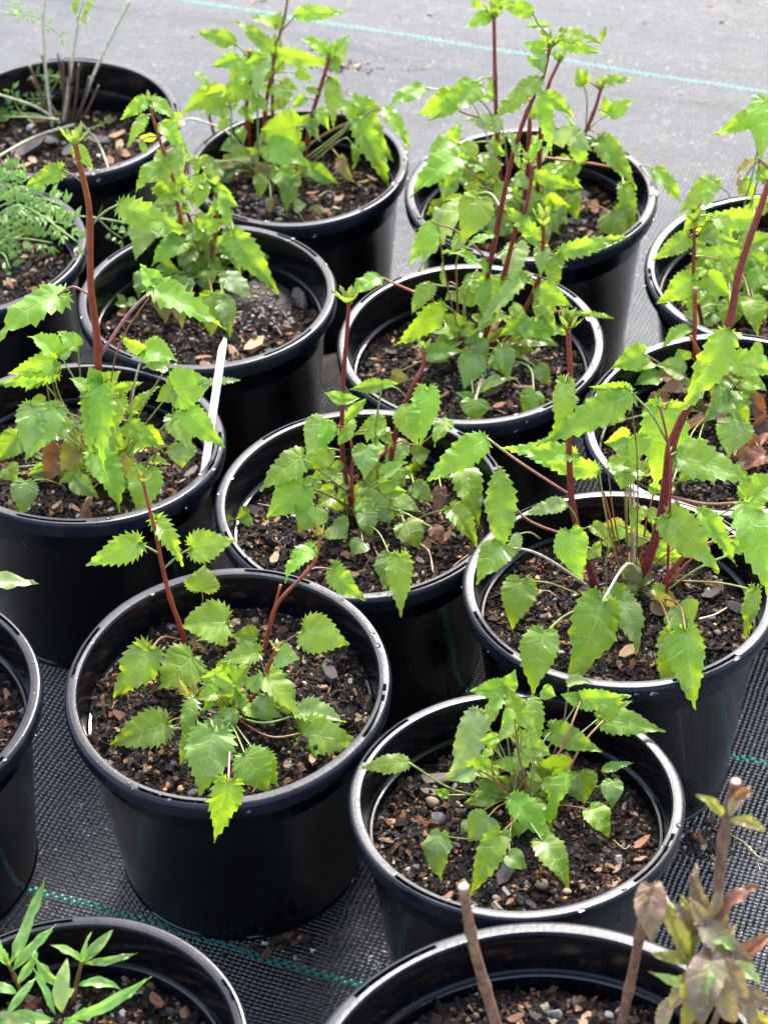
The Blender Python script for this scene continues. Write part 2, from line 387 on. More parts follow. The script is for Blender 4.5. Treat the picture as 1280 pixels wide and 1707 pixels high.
def build_pot(k):
    q = RIM[k]; H = q['c'].z / U
    root = empty('flower_pot', (q['c'].x, q['c'].y, 0)); tag(root, PLAB[k], 'pot', 'black plastic plant pots on the mat')
    org = Vector((q['c'].x, q['c'].y, 0)); seg = 216; ph = random.random() * 6.28
    nsl = 4; slw = math.radians(13)
    def wallr(z): return .925 - .145 * min(1, max(0, (-z) / H)) 
    body = [(0, -H + .03), (.60, -H + .03), (.66, -H + .012), (.70, -H), (.775, -H), (.785, -H + .02), (.79, -H + .05), (.783, -H + .06), (wallr(-H * .6), -H * .6), (wallr(-.32) - .001, -.335), (wallr(-.30) + .008, -.315), (wallr(-.3) + .010, -.30), (wallr(-.12) + .012, -.118)]
    inner = [(.918, -.02), (.905, -.07), (.885, -.255), (.876, -.265), (.862, -.268), (.856, -.28), (.835, -.7)]
    # rim cross-section, with a groove (slot) whose depth changes with the angle
    rim = [(.918, -.02), (.922, -.007), (.928, -.001), (.949, .001), (.952, 'g'), (.969, 'g'), (.9715, .001), (.982, -.001), (.993, -.010), (1.0, -.026), (.998, -.075), (.994, -.108), (.985, -.116), (.955, -.118), (.938, -.118)]
    def lathe(prof, nm, mat, cap=False):
        V = []; F = []
        for a in range(seg):
            an = 2 * math.pi * a / seg; d = ((an - ph) % (2 * math.pi / nsl)) - math.pi / nsl
            g = 0.0
            if abs(d) < slw:
                g = -.030
                for br in (-.62, .62):
                    if abs(d / slw - br) < .06: g = -.004
            else: g = .001
            for (r, z) in prof:
                if z == 'g': z = g
                wob = 1 + .0025 * math.sin(an * 3 + ph) + .0015 * math.sin(an * 7 + ph * 2)
                V.append(potpt(k, r * math.cos(an) * wob, r * math.sin(an) * wob, z) - org)
        m = len(prof)
        for a in range(seg):
            b = (a + 1) % seg
            for i in range(m - 1): F.append((a * m + i, b * m + i, b * m + i + 1, a * m + i + 1))
        me = mkmesh(nm, V, np.array(F), mat); me.set_sharp_from_angle(angle=math.radians(28)); o = mobj(nm, me, root); return o
    lathe([(r, z) for r, z in body], 'pot_wall', POTM)
    lathe(inner, 'inner_wall', POTM)
    ro = lathe(rim, 'pot_rim', RIMM)
    # water drops on the rim
    V = []; F = []
    nd = {16: 0, 15: 3}.get(k, 16)
    for _ in range(nd):
        an = random.uniform(0, 6.283) if random.random() < .4 else random.choice([random.gauss(-.4, .5), random.gauss(-1.8, .7), random.gauss(.5, .4)])
        top = random.random() < .55
        r = random.uniform(.925, .99) if top else 1.0; z = 0 if top else random.uniform(-.1, -.03)
        s = random.uniform(.006, .018) * (1.25 if random.random() < .15 else 1); st = random.uniform(1, 2.0)
        c = potpt(k, r * math.cos(an), r * math.sin(an), z) - org
        t = Vector((-math.sin(an), math.cos(an), 0)); nn = Vector((0, 0, 1)) if top else Vector((math.cos(an), math.sin(an), 0)); b = nn.cross(t)
        base = len(V); ns_ = 10; nr = 4
        for i in range(nr):
            e = i / nr * math.pi / 2
            for j in range(ns_):
                u_ = 2 * math.pi * j / ns_; V.append(c + (t * math.cos(u_) * st + b * math.sin(u_) * .9) * (s * U * math.cos(e)) + nn * (s * U * .62 * math.sin(e)))
        V.append(c + nn * s * U * .62)
        for i in range(nr - 1):
            for j in range(ns_):
                j2 = (j + 1) % ns_; F.append((base + i * ns_ + j, base + i * ns_ + j2, base + (i + 1) * ns_ + j2, base + (i + 1) * ns_ + j))
        for j in range(ns_): F.append((base + (nr - 1) * ns_ + j, base + (nr - 1) * ns_ + (j + 1) % ns_, base + nr * ns_))
        F.append(tuple(base + j for j in reversed(range(ns_))))
    if V:
        o = mobj('water_drops', mkmesh('water_drops', V, F, WATER), root); tag(o, kind='stuff')
    return root
# ------------------------------------------------------------------ soil (unit disc, four variants shared)
def crumb_colors(n):
    pal = np.array([(.020, .012, .008), (.038, .022, .013), (.011, .008, .006), (.070, .037, .021), (.13, .064, .032), (.26, .105, .040), (.40, .23, .11), (.48, .37, .24), (.030, .030, .034), (.55, .50, .42)])
    p = np.array([.22, .15, .22, .11, .085, .065, .055, .04, .04, .015])
    c = pal[rs.choice(len(pal), n, p=p / p.sum())]
    return c * rs.uniform(.7, 1.35, (n, 1))
def soil_mesh(seed):
    r_ = np.random.RandomState(seed)
    nr, na = 44, 120
    rr = np.linspace(0, 1, nr); aa = np.linspace(0, 2 * np.pi, na, endpoint=False)
    R_, A_ = np.meshgrid(rr, aa, indexing='ij'); X = R_ * np.cos(A_); Y = R_ * np.sin(A_)
    k = r_.uniform(3, 30, (40, 2)) * r_.choice([-1, 1], (40, 2)); ph = r_.uniform(0, 6.28, 40); am = .05 / (1 + np.hypot(k[:, 0], k[:, 1]) * .22)
    def hf(x, y):
        z = 0
        for a, b, c in zip(k, ph, am): z = z + c * .35 * np.sin(a[0] * x + a[1] * y + b)
        return z + .045 * (1 - (x * x + y * y)) - .01
    Z = hf(X, Y) + r_.normal(0, .006, X.shape)
    V = [np.stack([X, Y, Z], -1).reshape(-1, 3)]; F = []
    idx = np.arange(nr * na).reshape(nr, na)
    a = idx[:-1, :]; b = np.roll(idx, -1, 1)[:-1, :]; c = np.roll(idx, -1, 1)[1:, :]; d = idx[1:, :]
    F.append(np.stack([a, d, c, b], -1).reshape(-1, 4))
    C = [np.tile([(.011, .008, .0065)], (nr * na, 1)) * r_.uniform(.6, 1.6, (nr * na, 1))]
    n = 8500
    cx = r_.uniform(-1, 1, n * 2); cy = r_.uniform(-1, 1, n * 2); ok = np.hypot(cx, cy) < .985; cx, cy = cx[ok][:n], cy[ok][:n]; n = len(cx)
    s = np.exp(r_.normal(math.log(.0092), .52, n)); s = np.clip(s, .0035, .036)
    dims = np.stack([s * r_.uniform(.9, 2.4, n), s * r_.uniform(.6, 1.1, n), s * r_.uniform(.4, .9, n)], -1)
    fib = r_.uniform(size=n) < .06; dims[fib] *= (2.0, .35, .4)
    box = np.array([(-1, -1, -1), (1, -1, -1), (1, 1, -1), (-1, 1, -1), (-1, -1, 1), (1, -1, 1), (1, 1, 1), (-1, 1, 1)], float)
    P = box[None] * (1 + r_.uniform(-.42, .1, (n, 8, 3))) * dims[:, None, :]
    P[:, 4:, :2] *= .72
    q = r_.normal(size=(n, 4)); q[:, 1:3] *= .45; q /= np.linalg.norm(q, axis=1, keepdims=True)
    ww, x, y, z = q.T
    RM = np.stack([1 - 2 * (y * y + z * z), 2 * (x * y - z * ww), 2 * (x * z + y * ww), 2 * (x * y + z * ww), 1 - 2 * (x * x + z * z), 2 * (y * z - x * ww), 2 * (x * z - y * ww), 2 * (y * z + x * ww), 1 - 2 * (x * x + y * y)], -1).reshape(n, 3, 3)
    P = np.einsum('nij,nkj->nki', RM, P)
    P += np.stack([cx, cy, hf(cx, cy) + s * .25 + r_.uniform(0, .006, n)], -1)[:, None, :]
    fb = np.array([(0, 3, 2, 1), (4, 5, 6, 7), (0, 1, 5, 4), (1, 2, 6, 5), (2, 3, 7, 6), (3, 0, 4, 7)])
    off = nr * na + np.arange(n) * 8
    V.append(P.reshape(-1, 3)); F.append((fb[None] + off[:, None, None]).reshape(-1, 4))
    C.append(np.repeat(crumb_colors(n), 8, 0))
    me = mkmesh('soil', np.concatenate(V), np.concatenate(F), SOILM, col=np.concatenate(C), smooth=False)
    return me, hf
SOILV = [soil_mesh(s) for s in (3, 5, 8, 13)]
def soil_matrix(k):
    q = RIM[k]; n = q['X'].cross(q['Y']).normalized(); X = q['X'].normalized(); Y = n.cross(X)
    rr = q['R'] * (.868 if q['S'] > .28 else .884); c = q['c'] - n * (q['S'] * U)
    rot = (k * 1.7) % 6.28; a = X * math.cos(rot) + Y * math.sin(rot); b = Y * math.cos(rot) - X * math.sin(rot)
    return Matrix(((a.x * rr, b.x * rr, n.x * rr, c.x), (a.y * rr, b.y * rr, n.y * rr, c.y), (a.z * rr, b.z * rr, n.z * rr, c.z), (0, 0, 0, 1))), a, b, n, c, rr
def soil_surface(k, P):
    M_, a, b, n, c, rr = soil_matrix(k); d = P - c; x, y = d.dot(a) / rr, d.dot(b) / rr
    return c + a * (x * rr) + b * (y * rr) + n * (float(SOILV[k % 4][1](x, y)) * rr), n, x, y
# chips and pebbles (shared meshes)
def chip_mesh(kind, seed):
    r_ = np.random.RandomState(seed)
    if kind == 'bark':
        n = 7; V = []; 
        for side in (-1, 1):
            for i in range(n):
                a = 2 * math.pi * i / n + .3; rx = 1 + r_.uniform(-.28, .15); V.append((math.cos(a) * rx, math.sin(a) * .42 * (1 + r_.uniform(-.3, .2)), side * .13 + r_.uniform(-.04, .04) + (.10 * math.cos(a) ** 2)))
        F = [tuple(range(n))[::-1], tuple(range(n, 2 * n))] + [(i, (i + 1) % n, n + (i + 1) % n, n + i) for i in range(n)]
        return mkmesh('bark_chip', V, F, None, smooth=False)
    nr, na = 5, 8; V = [(0, 0, -1)]; F = []
    for i in range(1, nr):
        e = -math.pi / 2 + math.pi * i / nr
        for j in range(na):
            a = 2 * math.pi * j / na; k_ = 1 + r_.uniform(-.22, .14); V.append((math.cos(a) * math.cos(e) * k_, math.sin(a) * math.cos(e) * k_ * .78, math.sin(e)))
    V.append((0, 0, 1)); V = [(x, y, z * .46) for x, y, z in V]
    for j in range(na): F.append((0, 1 + (j + 1) % na, 1 + j))
    for i in range(nr - 2):
        for j in range(na): F.append((1 + i * na + j, 1 + i * na + (j + 1) % na, 1 + (i + 1) * na + (j + 1) % na, 1 + (i + 1) * na + j))
    t = len(V) - 1; b0 = 1 + (nr - 2) * na
    for j in range(na): F.append((b0 + j, b0 + (j + 1) % na, t))
    return mkmesh('pebble', V, F, None, smooth=True)
CHIPS = {}
for mi, m in enumerate(BARK):
    CHIPS['b%d' % mi] = []
    for s in range(3):
        me = chip_mesh('bark', 10 * mi + s); me.materials.append(m); CHIPS['b%d' % mi].append(me)
for mi, m in enumerate(PEB):
    CHIPS['p%d' % mi] = []
    for s in range(2):
        me = chip_mesh('pebble', 77 + 10 * mi + s); me.materials.append(m); CHIPS['p%d' % mi].append(me)
me = chip_mesh('pebble', 300); me.materials.append(GRAN); CHIPS['p9'] = [me]
SOILO = {}
def put_chip(k, px, py, size, ty, rot=None, lift=0.):
    z0 = RIM[k]['c'].z - RIM[k]['S'] * U
    P = at_z(px, py, z0)
    for _ in range(3):
        S_, n, x, y = soil_surface(k, P); P = at_z(px, py, S_.z)
    S_, n, x, y = soil_surface(k, P)
    if math.hypot(x, y) > .95: return
    me = random.choice(CHIPS[ty]); o = bpy.data.objects.new('bark_chip' if ty[0] == 'b' else 'pebble', me)
    link(o, SOILO[k])
    s = size * (1.2 if ty[0] == 'b' else .92) * dep(P) / FPX * .5
    eul = Matrix.Rotation(rot if rot is not None else random.uniform(0, 6.28), 4, 'Z') @ Matrix.Rotation(random.gauss(0, .22), 4, 'X') @ Matrix.Rotation(random.gauss(0, .2), 4, 'Y')
    o.matrix_parent_inverse = SOILO[k].matrix_world.inverted()
    o.matrix_basis = Matrix.Translation(S_ + n * (s * (.22 if ty[0] == 'b' else .32) + lift * U)) @ eul @ Matrix.Diagonal((s, s, s, 1))
# ------------------------------------------------------------------ plants
class Plant:
    def __init__(s, k, name, label, cat='plant', crown=None, jag=1., group=None):
        s.k = k; s.q = RIM[k]; s.stems = []; s.jag = jag
        s.crown = s.soilpt(*crown)
        s.root = empty(name, s.crown); tag(s.root, label, cat, group)
        s.crpx = crown
    def soilpt(s, px, py):
        P = at_z(px, py, s.q['c'].z - s.q['S'] * U)
        for _ in range(3): P = at_z(px, py, soil_z(s.k, P.x, P.y) + .01 * U)
        return P
    def stem(s, w0, w1, d1, pts, col='r', nodes=0, name='stem', tip=None):
        b = s.soilpt(*pts[0]); y0 = b.y; L = [b]; n = len(pts)
        for i, (x, y) in enumerate(pts[1:], 1): L.append(at_y(x, y, y0 + d1 * U * i / (n - 1)))
        L[0] = L[0] - Vector((0, 0, .03 * U))
        path = catmull(L, 6 * (n - 1))
        c0, c1 = {'r': ((.27, .024, .024), (.33, .09, .028)), 'd': ((.15, .016, .024), (.27, .045, .028)), 'o': ((.20, .075, .025), (.24, .13, .03)), 'g': ((.22, .24, .09), (.25, .34, .10)), 'p': ((.60, .50, .36), (.56, .54, .32)), 'b': ((.10, .055, .035), (.14, .085, .055))}[col]
        sc = dep(L[0]) / FPX
        V, F, C = tube(path, w0 * sc * .5, w1 * sc * .5, 8, c0, c1, s.crown, nodes)
        o = mobj(name, mkmesh(name, V, F, STEM, col=C), s.root)
        s.stems.append([(p, s.px(p)) for p in path]); s.last = path[-1]
        if tip: s.tuft(path[-1], *tip)
        return o
    def px(s, p):
        d = p - CAMP; z = d.dot(fw); return (640 + FPX * d.dot(CR) / z, 853.5 - FPX * d.dot(CU) / z)
    def near(s, x, y):
        best = (1e9, None)
        for st in s.stems:
            for p, (a, b) in st:
                d = math.hypot(a - x, b - y)
                if d < best[0]: best = (d, p)
        return best
    def tuft(s, P, size=26, n=6, c='f'):
        c = 'u' if c == 'f' else c
        V = []; UV = []; F = []; sc = dep(P) / FPX
        for i in range(n):
            L = size * 1.25 * sc * random.uniform(.5, 1.1); an = 6.283 * i / n + random.uniform(-.4, .4)
            el = random.uniform(.75, 1.35)
            d = Vector((math.cos(an) * math.cos(el), math.sin(an) * math.cos(el), math.sin(el)))
            v, u, f = leaf_geo('l', L, L * random.uniform(.28, .42), fold=.7, bulge=-.06, T=5)
            inw = Vector((-d.x, -d.y, .6)); x, a, nn = frame(P, P + d, 0, inw)
            b = len(V); V += [p - s.crown for p in place(v, P - Vector((0, 0, .2 * L)), x, a, nn)]; UV += u; F += [tuple(b + j for j in q) for q in f]
        return mobj('shoot_tip', mkmesh('shoot_tip', V, F, LM[c], uv=UV), s.root)
    def petiole(s, A, B, mid, w, col, leafo, org):
        if mid is None:
            L = (B - A).length; mid = A.lerp(B, .5) + Vector((random.gauss(0, .04) * L, random.gauss(0, .03) * L, .10 * L))
        path = catmull([A, mid, B], 10)
        c0, c1 = {'r': ((.22, .05, .045), (.26, .16, .05)), 'g': ((.22, .20, .07), (.24, .33, .08)), 'p': ((.45, .38, .30), (.48, .42, .30)), 'k': ((.38, .10, .13), (.45, .25, .20))}[col]
        sc = dep(B) / FPX
        V, F, C = tube(path, w * sc * .5, w * sc * .42, 6, c0, c1, org, 0, True)
        o = mobj('petiole', mkmesh('petiole', V, F, STEM, col=C), leafo); return o
    def leaf(s, bx, by, tx, ty, w, kc='cg', p=None, P=None, m=None, d=None, z=None, fold=None, bulge=None, roll=None, pw=3.0, pc=None, nopet=False, k=None, jag=None, tz=0.):
        A = None; spx = None
        if P is not None: A = s.soilpt(*P)
        elif p is not None:
            dd, q = s.near(*p)
            if dd < 14: A = q
            else:
                A = at_y(p[0], p[1], s.crown.y); 
                if A.z < soil_z(s.k, A.x, A.y) + .02 * U: A = s.soilpt(*p)
        else:
            dd, q = s.near(bx, by)
            if dd < 55: A = q
            else: A = s.crown + Vector((random.gauss(0, .05), random.gauss(0, .05), 0)) * U
        y = A.y + random.uniform(-.07, .07) * U if d is None else s.crown.y + d * U
        B = at_z(bx, by, s.q['c'].z + z * U) if z is not None else at_y(bx, by, y)
        tx, ty, w = bx + (tx - bx) * 1.07, by + (ty - by) * 1.07, w * 1.02
        t = dep(B); Lp = math.hypot(tx - bx, ty - by)
        tt = t * (1 + tz * Lp / FPX + random.gauss(0, .10) * Lp / FPX * (0 if tz else 1))
        for _ in range(60):
            Bq = at_t(bx, by, t); Tq = at_t(tx, ty, tt); Mq = Bq.lerp(Tq, .5)
            if illegal(Bq) or illegal(Tq) or illegal(Mq): t *= .996; tt *= .996
            else: break
        B, Tq = Bq, Tq
        L = (Tq - B).length; sc = t / FPX; W = w * sc
        if fold is None: fold = random.uniform(.15, .75)
        if bulge is None: bulge = random.uniform(.03, .17)
        if roll is None: roll = max(-.6, min(.6, random.gauss(0, .24)))
        W = W / max(.6, math.cos(roll)) * (1 + .06 * fold)
        v, u, f = leaf_geo(kc[0], L, W, fold=fold, bulge=bulge, droop=random.uniform(.1, .5), twist=random.gauss(0, .18), jag=s.jag if jag is None else jag)
        x, a, n = frame(B, Tq, roll, None, .26)
        o = mobj('leaf', mkmesh('leaf', [q - B for q in place(v, B, x, a, n)], f, LM[kc[1]], uv=u), s.root, B - s.crown)
        if not nopet and (A - B).length > .02 * U:
            mm = None
            if m is not None:
                ym = (A.y + B.y) / 2; mm = at_y(m[0], m[1], ym)
                if illegal(mm): mm = at_t(m[0], m[1], (dep(A) + dep(B)) / 2 * .985)
            s.petiole(A, B, mm, pw, pc or random.choice('ggr'), o, B)
        return o
    def load(s, txt):
        for ln in txt.strip().splitlines():
            tk = ln.split()
            if not tk or tk[0] == '#': continue
            if tk[0] == 'F':
                n, cx, cy, rx, ry = map(float, tk[1:6]); cols = tk[6] if len(tk) > 6 else 'ddgg'; sz = float(tk[7]) if len(tk) > 7 else 1
                for _ in range(int(n)):
                    a = random.uniform(0, 6.283); r = math.sqrt(random.random()); bx, by = cx + rx * r * math.cos(a), cy + ry * r * math.sin(a)
                    dx, dy = bx - cx + random.gauss(0, 8), (by - cy) + 14 + random.gauss(0, 8); l = math.hypot(dx, dy) + 1; L = random.uniform(26, 46) * sz
                    s.leaf(bx, by, bx + dx / l * L, by + dy / l * L, L * random.uniform(.6, .95), 'c' + random.choice(cols), P=s.crpx)
                continue
            if tk[0] == 'G':                       # leaves on the stems
                n, cx, cy, rx, ry = map(float, tk[1:6]); cols = tk[6]; sz = float(tk[7])
                for _ in range(int(n)):
                    a = random.uniform(0, 6.283); r = math.sqrt(random.random()); bx, by = cx + rx * r * math.cos(a), cy + ry * r * math.sin(a)
                    an = random.choice([-1, 1]) * random.uniform(.1, 1.1) + (math.pi / 2 if random.random() < .5 else (0 if bx > cx else math.pi)); L = random.uniform(26, 50) * sz
                    dx, dy = math.cos(an), abs(math.sin(an)) if random.random() < .75 else math.sin(an)
                    s.leaf(bx, by, bx + dx * L, by + dy * L, L * random.uniform(.5, .85), random.choice('cco') + random.choice(cols))
                continue
            if tk[0] == 'S':
                w0, w1, d1 = map(float, tk[1:4]); col = tk[4]; pts = []; tip = None
                for t in tk[5:]:
                    if t[0] == 'T': v = t[1:].split(','); tip = (float(v[0]), int(v[1]), v[2] if len(v) > 2 else 'f')
                    else: pts.append(tuple(map(float, t.split(','))))
                s.stem(w0, w1, d1, pts, col, nodes=3, tip=tip); continue
            bx, by, tx, ty, w = map(float, tk[:5]); kw = {}
            for t in tk[6:]:
                c = t[0]; v = t[1:]
                if c in 'pPm': kw[c] = tuple(map(float, v.split(',')))
                elif c == 'd': kw['d'] = float(v)
                elif c == 'z': kw['z'] = float(v)
                elif c == 'f': kw['fold'] = float(v)
                elif c == 'b': kw['bulge'] = float(v)
                elif c == 'r': kw['roll'] = float(v)
                elif c == 'w': kw['pw'] = float(v)
                elif c == 'c': kw['pc'] = v
                elif c == 'N': kw['nopet'] = True
            s.leaf(bx, by, tx, ty, w, tk[5], **kw)
# ================================================================== setting
def ground():
    n = 240; xs = np.linspace(-1, 1, n); X, Y = np.meshgrid(xs, xs, indexing='ij')
    X = np.sign(X) * (np.abs(X) ** 2.2) * 30 ; Y = np.sign(Y) * (np.abs(Y) ** 2.2) * 30 + 1.9
    Z = np.zeros_like(X); g = np.random.RandomState(4)
    for _ in range(26):
        kx, ky = g.normal(0, 9, 2); Z += np.sin(X * kx + Y * ky + g.uniform(0, 6)) * .0013
    Z -= Z.max() + .0; Z += .0
    # one soft ridge in the loose mat along the back left
    idx = np.arange(n * n).reshape(n, n); F = np.stack([idx[:-1, :-1], idx[1:, :-1], idx[1:, 1:], idx[:-1, 1:]], -1).reshape(-1, 4)
    o = mobj('ground', mkmesh('ground', np.stack([X, Y, Z], -1).reshape(-1, 3), F, MATM))
    tag(o, 'black woven weed mat spread over the ground', kind='structure'); return o
GR = ground()
def thread(x0, y0, length):
    """row of raised green stitches: short tapes going over and under, in two offset rows"""
    d = Vector((math.cos(TH), math.sin(TH), 0)); nrm = Vector((-d.y, d.x, 0)); P0 = Vector((x0 * U, y0 * U, 0)); V = []; F = []
    st = .031 * U; n = int(length * U / st)
    for i in range(n):
        wob = .0012 * math.sin(i * .11) + .0006 * math.sin(i * .37)
        for row in (0,):
            off = (.015 if i % 2 else -.009) * U + wob
            c = P0 + d * (i * st) + nrm * off; hx = st * .66; hy = .0145 * U; b = len(V)
            for k in range(5):
                t = -1 + k * .5; z = .0012 + .0016 * (1 - t * t)
                for sgn in (-1, 1): V.append(c + d * (hx * t) + nrm * (hy * sgn * (1 - .15 * t * t)) + Vector((0, 0, z)))
                V.append(c + d * (hx * t) + Vector((0, 0, z + .0008)))
            for k in range(4):
                a = b + k * 3; F += [(a, a + 3, a + 5, a + 2), (a + 2, a + 5, a + 4, a + 1)]
    o = mobj('green_thread', mkmesh('green_thread', V, F, THREAD), GR); o['kind'] = 'stuff'; return o
thread(-5.0, 23.24, 14); thread(-.9, 15.12, 7); thread(-2.5, 12.60, 8); thread(-3.6, 10.19, 6)
for k in PD: build_pot(k)
SLAB = {k: 'dark compost with bark bits in the ' + v.replace('black round ', '').replace('large black round ', 'large ') for k, v in PLAB.items()}
for k in PD:
    M_, a, b, n, c, rr = soil_matrix(k); o = bpy.data.objects.new('potting_soil', SOILV[k % 4][0]); link(o); o.matrix_world = M_
    tag(o, ' '.join(SLAB[k].split()[:16]).rstrip(','), 'soil', 'soil surfaces in the pots', 'stuff'); SOILO[k] = o
bpy.context.view_layer.update()
# chips placed where the photograph shows them
CH = {
 1: '250,1141,18,p2 285,1050,26,p0 425,1035,22,p1 414,1049,14,p3 203,1197,32,b0 200,1221,18,b1 278,1318,16,p2 302,1317,20,p2 320,1325,22,p4 480,1280,24,b1 522,1268,28,b1 533,1297,18,b1 515,1298,14,b1 550,1126,52,b2 518,1128,16,p1 535,1148,24,b1 508,1140,12,p3 440,1012,28,p4 182,1113,12,p3 172,1165,14,b0 455,1160,14,p2 535,1095,12,p2 290,1275,18,p4 250,1283,16,p2 585,1200,14,b1 484,1218,16,b1 240,1200,16,p1 340,1030,12,b1 350,1090,18,p3 556,1265,18,b0 585,1230,16,b0 605,1160,14,b2 235,1240,18,b0 262,1290,14,p1',
 2: '651,1380,13,p9 650,1373,26,b1 727,1305,60,b3 722,1325,36,b3 722,1340,30,p1 745,1300,30,b0 780,1300,28,b0 730,1370,40,p4 690,1450,26,p4 845,1460,55,b2 875,1475,18,p0 903,1478,34,p1 876,1481,16,p1 945,1488,22,p1 942,1500,14,p2 828,1500,22,p0 870,1370,20,b2 1068,1410,38,b0 1066,1435,26,b1 1028,1450,20,b1 998,1452,18,b1 1022,1250,20,p3 745,1500,32,b0 705,1435,14,p3 1100,1375,34,b0 885,1510,24,b2 935,1435,14,b1 1010,1420,20,b2 1025,1475,14,b1 1000,1500,16,b1 700,1490,16,p3 760,1410,20,b3 1050,1340,18,b2 780,1390,18,b0',
 3: '895,966,15,p9 900,1020,14,p4 905,1030,20,p0 918,1033,20,b1 865,1030,22,p4 935,1090,18,p3 955,1088,22,b2 1045,1090,40,b1 1075,1105,18,b1 1087,1110,14,p9 1190,1043,12,p9 1240,1065,16,b1 1230,1020,44,b2 1185,995,40,b2 930,1040,18,b2 945,1075,24,b0 885,950,14,b1 870,940,16,b1 1100,1118,16,p3 1035,1115,24,b0 1150,980,20,b0 1200,1080,22,b2 985,1095,14,p3 1060,1090,16,b3 1180,950,16,b1 850,1000,14,b1 1225,1100,14,b1',
 4: '432,817,26,b3 425,830,20,b2 458,935,28,b1 425,855,36,b2 430,905,14,b0 445,915,12,b1 480,760,16,b0 742,900,30,b0 755,880,22,b0 720,905,18,b0 700,880,24,b1 765,930,18,b1 742,960,14,b1 715,985,22,b0 690,960,18,b1 460,870,20,b0 500,915,24,b2 560,940,24,b0 590,960,20,b1 620,985,16,b3 410,800,12,b0 460,790,14,b1 770,890,14,b1 650,880,18,b0 780,860,20,b2',
 5: '240,752,26,b1 330,745,28,b1 320,790,30,b3 255,850,20,b1 95,845,20,b1 125,850,24,b0 185,853,18,p3 165,845,20,p0 60,845,18,b0 300,810,24,b3 280,840,18,b1 310,815,12,b1 20,840,16,b1 340,770,14,b0 270,800,16,b2',
 6: '500,503,46,b3 455,533,10,p0 415,545,14,p0 218,465,34,b1 178,490,18,b1 205,525,30,b0 340,600,28,b0 345,612,26,b0 425,580,50,b1 500,480,30,b0 510,468,22,b1 388,540,30,b1 180,550,14,p3 215,590,18,p0 245,580,12,p3 300,560,16,p0 290,585,14,p0 320,570,16,p0 455,590,26,b2 480,560,20,b0 530,515,16,b1 390,590,28,b1 260,600,16,b2 410,600,20,b0 180,505,12,b1 480,540,16,b3',
 7: '650,520,18,b1 640,545,18,b2 615,540,14,b0 660,560,16,b1 625,600,14,b0 690,530,16,b3 735,620,38,b2 650,590,24,b2 720,645,20,b0 820,655,40,b3 830,680,28,b0 860,680,18,b1 930,620,16,b0 915,600,20,b0 820,625,24,p4 740,660,20,b0 715,665,14,b1 870,650,34,b1 620,575,14,b1 600,560,10,p3 655,570,12,b1 945,640,14,b0 890,590,18,b2',
 8: '50,215,20,p3 5,212,14,p9 160,202,12,p9 145,197,12,p9 195,230,30,b1 62,222,22,b3 50,255,60,b2 85,240,40,b2 115,255,34,b2 170,240,44,b2 40,280,26,b1 55,270,24,b1 200,245,26,b1 210,260,30,b0 70,205,34,b0 20,195,30,b1 95,195,26,b1 130,265,26,b0 225,220,24,b3 235,240,22,b1 185,270,24,b0 165,262,12,p3 155,255,10,p3 20,240,22,b2 260,225,20,b1 215,185,22,b2 240,190,18,b0 185,205,26,b0 25,225,10,p3 30,265,18,b0 245,255,18,b0 10,275,18,b1 150,285,20,b1 195,280,14,b2 40,190,20,b0 225,275,16,b1',
 9: '568,258,14,p0 530,365,14,b0 550,330,18,p4 565,335,26,b1 585,330,20,b0 600,310,16,b1 560,350,20,b1 540,355,26,b3 600,290,14,b0 620,300,18,b1 630,280,14,b0 560,290,18,b2 465,370,22,p1 520,325,22,b0 350,235,10,b0 575,285,10,p0 555,300,16,b0 610,325,16,b2',
 10: '965,330,36,b3 960,375,34,b2 950,385,30,b3 985,310,26,b1 975,300,26,b0 945,290,20,b2 990,350,32,b0 955,355,40,b1 1010,340,18,b1 980,395,24,b0 1010,390,22,b2 945,405,20,b2 870,405,22,b0 750,330,16,b0 1060,340,16,b0 735,310,14,b1 970,270,20,b2',
 11: '1120,440,16,b0 1115,460,16,b1 1128,420,18,b2 1130,480,20,b0 1145,505,20,b0 1120,495,14,b1 1240,370,22,b0 1220,360,22,b1 1270,540,16,b0 1105,455,14,b2 1140,430,14,p0',
 12: '1190,680,22,b1 1040,740,20,b2 1010,710,16,b0 1230,760,30,b1 1265,740,40,b0 1230,790,18,b1 1180,800,20,b1 1030,760,18,b0 1210,810,18,b2 1270,800,18,b0 1160,700,26,b1 1255,690,20,b0',
 13: '90,395,26,b0 60,410,22,b0 115,410,22,b1 40,430,18,b1 55,485,18,b0 20,470,20,b1 90,460,16,b2 10,490,12,p3 30,500,10,p3 75,475,14,b1 100,440,16,b0 125,430,12,b1 45,460,16,b1 50,395,24,b1 25,410,18,b0',
 14: '10,1110,18,p3 12,1160,22,b1 30,1170,14,b2 5,1200,20,b0 35,1130,12,b1 20,1190,14,b1',
 15: '245,1615,34,b1 275,1620,34,b1 295,1640,28,b0 310,1633,24,b1 265,1650,28,b0 262,1672,38,b0 225,1658,14,p3 205,1692,20,p3 190,1605,20,b0 330,1680,26,b2 290,1690,26,b2 230,1690,20,b0 350,1700,20,b0 250,1705,20,b2 133,1662,12,p3 300,1665,18,b1 210,1640,18,b2 185,1660,16,b1',
 16: '675,1697,44,b3 715,1700,36,b1 870,1680,20,b1 940,1625,44,b0 920,1640,28,b1 1015,1655,70,b1 1065,1665,34,b1 1085,1690,60,b1 1015,1695,22,p3 975,1705,36,b1 860,1700,30,b0 895,1700,34,b2 1000,1690,26,b2 955,1660,40,b2 840,1650,24,b0 900,1665,22,b0 1040,1690,24,b0 985,1640,22,b2'}
for k, t in CH.items():
    for it in t.split():
        x, y, s, ty = it.split(','); put_chip(k, float(x), float(y), float(s), ty)
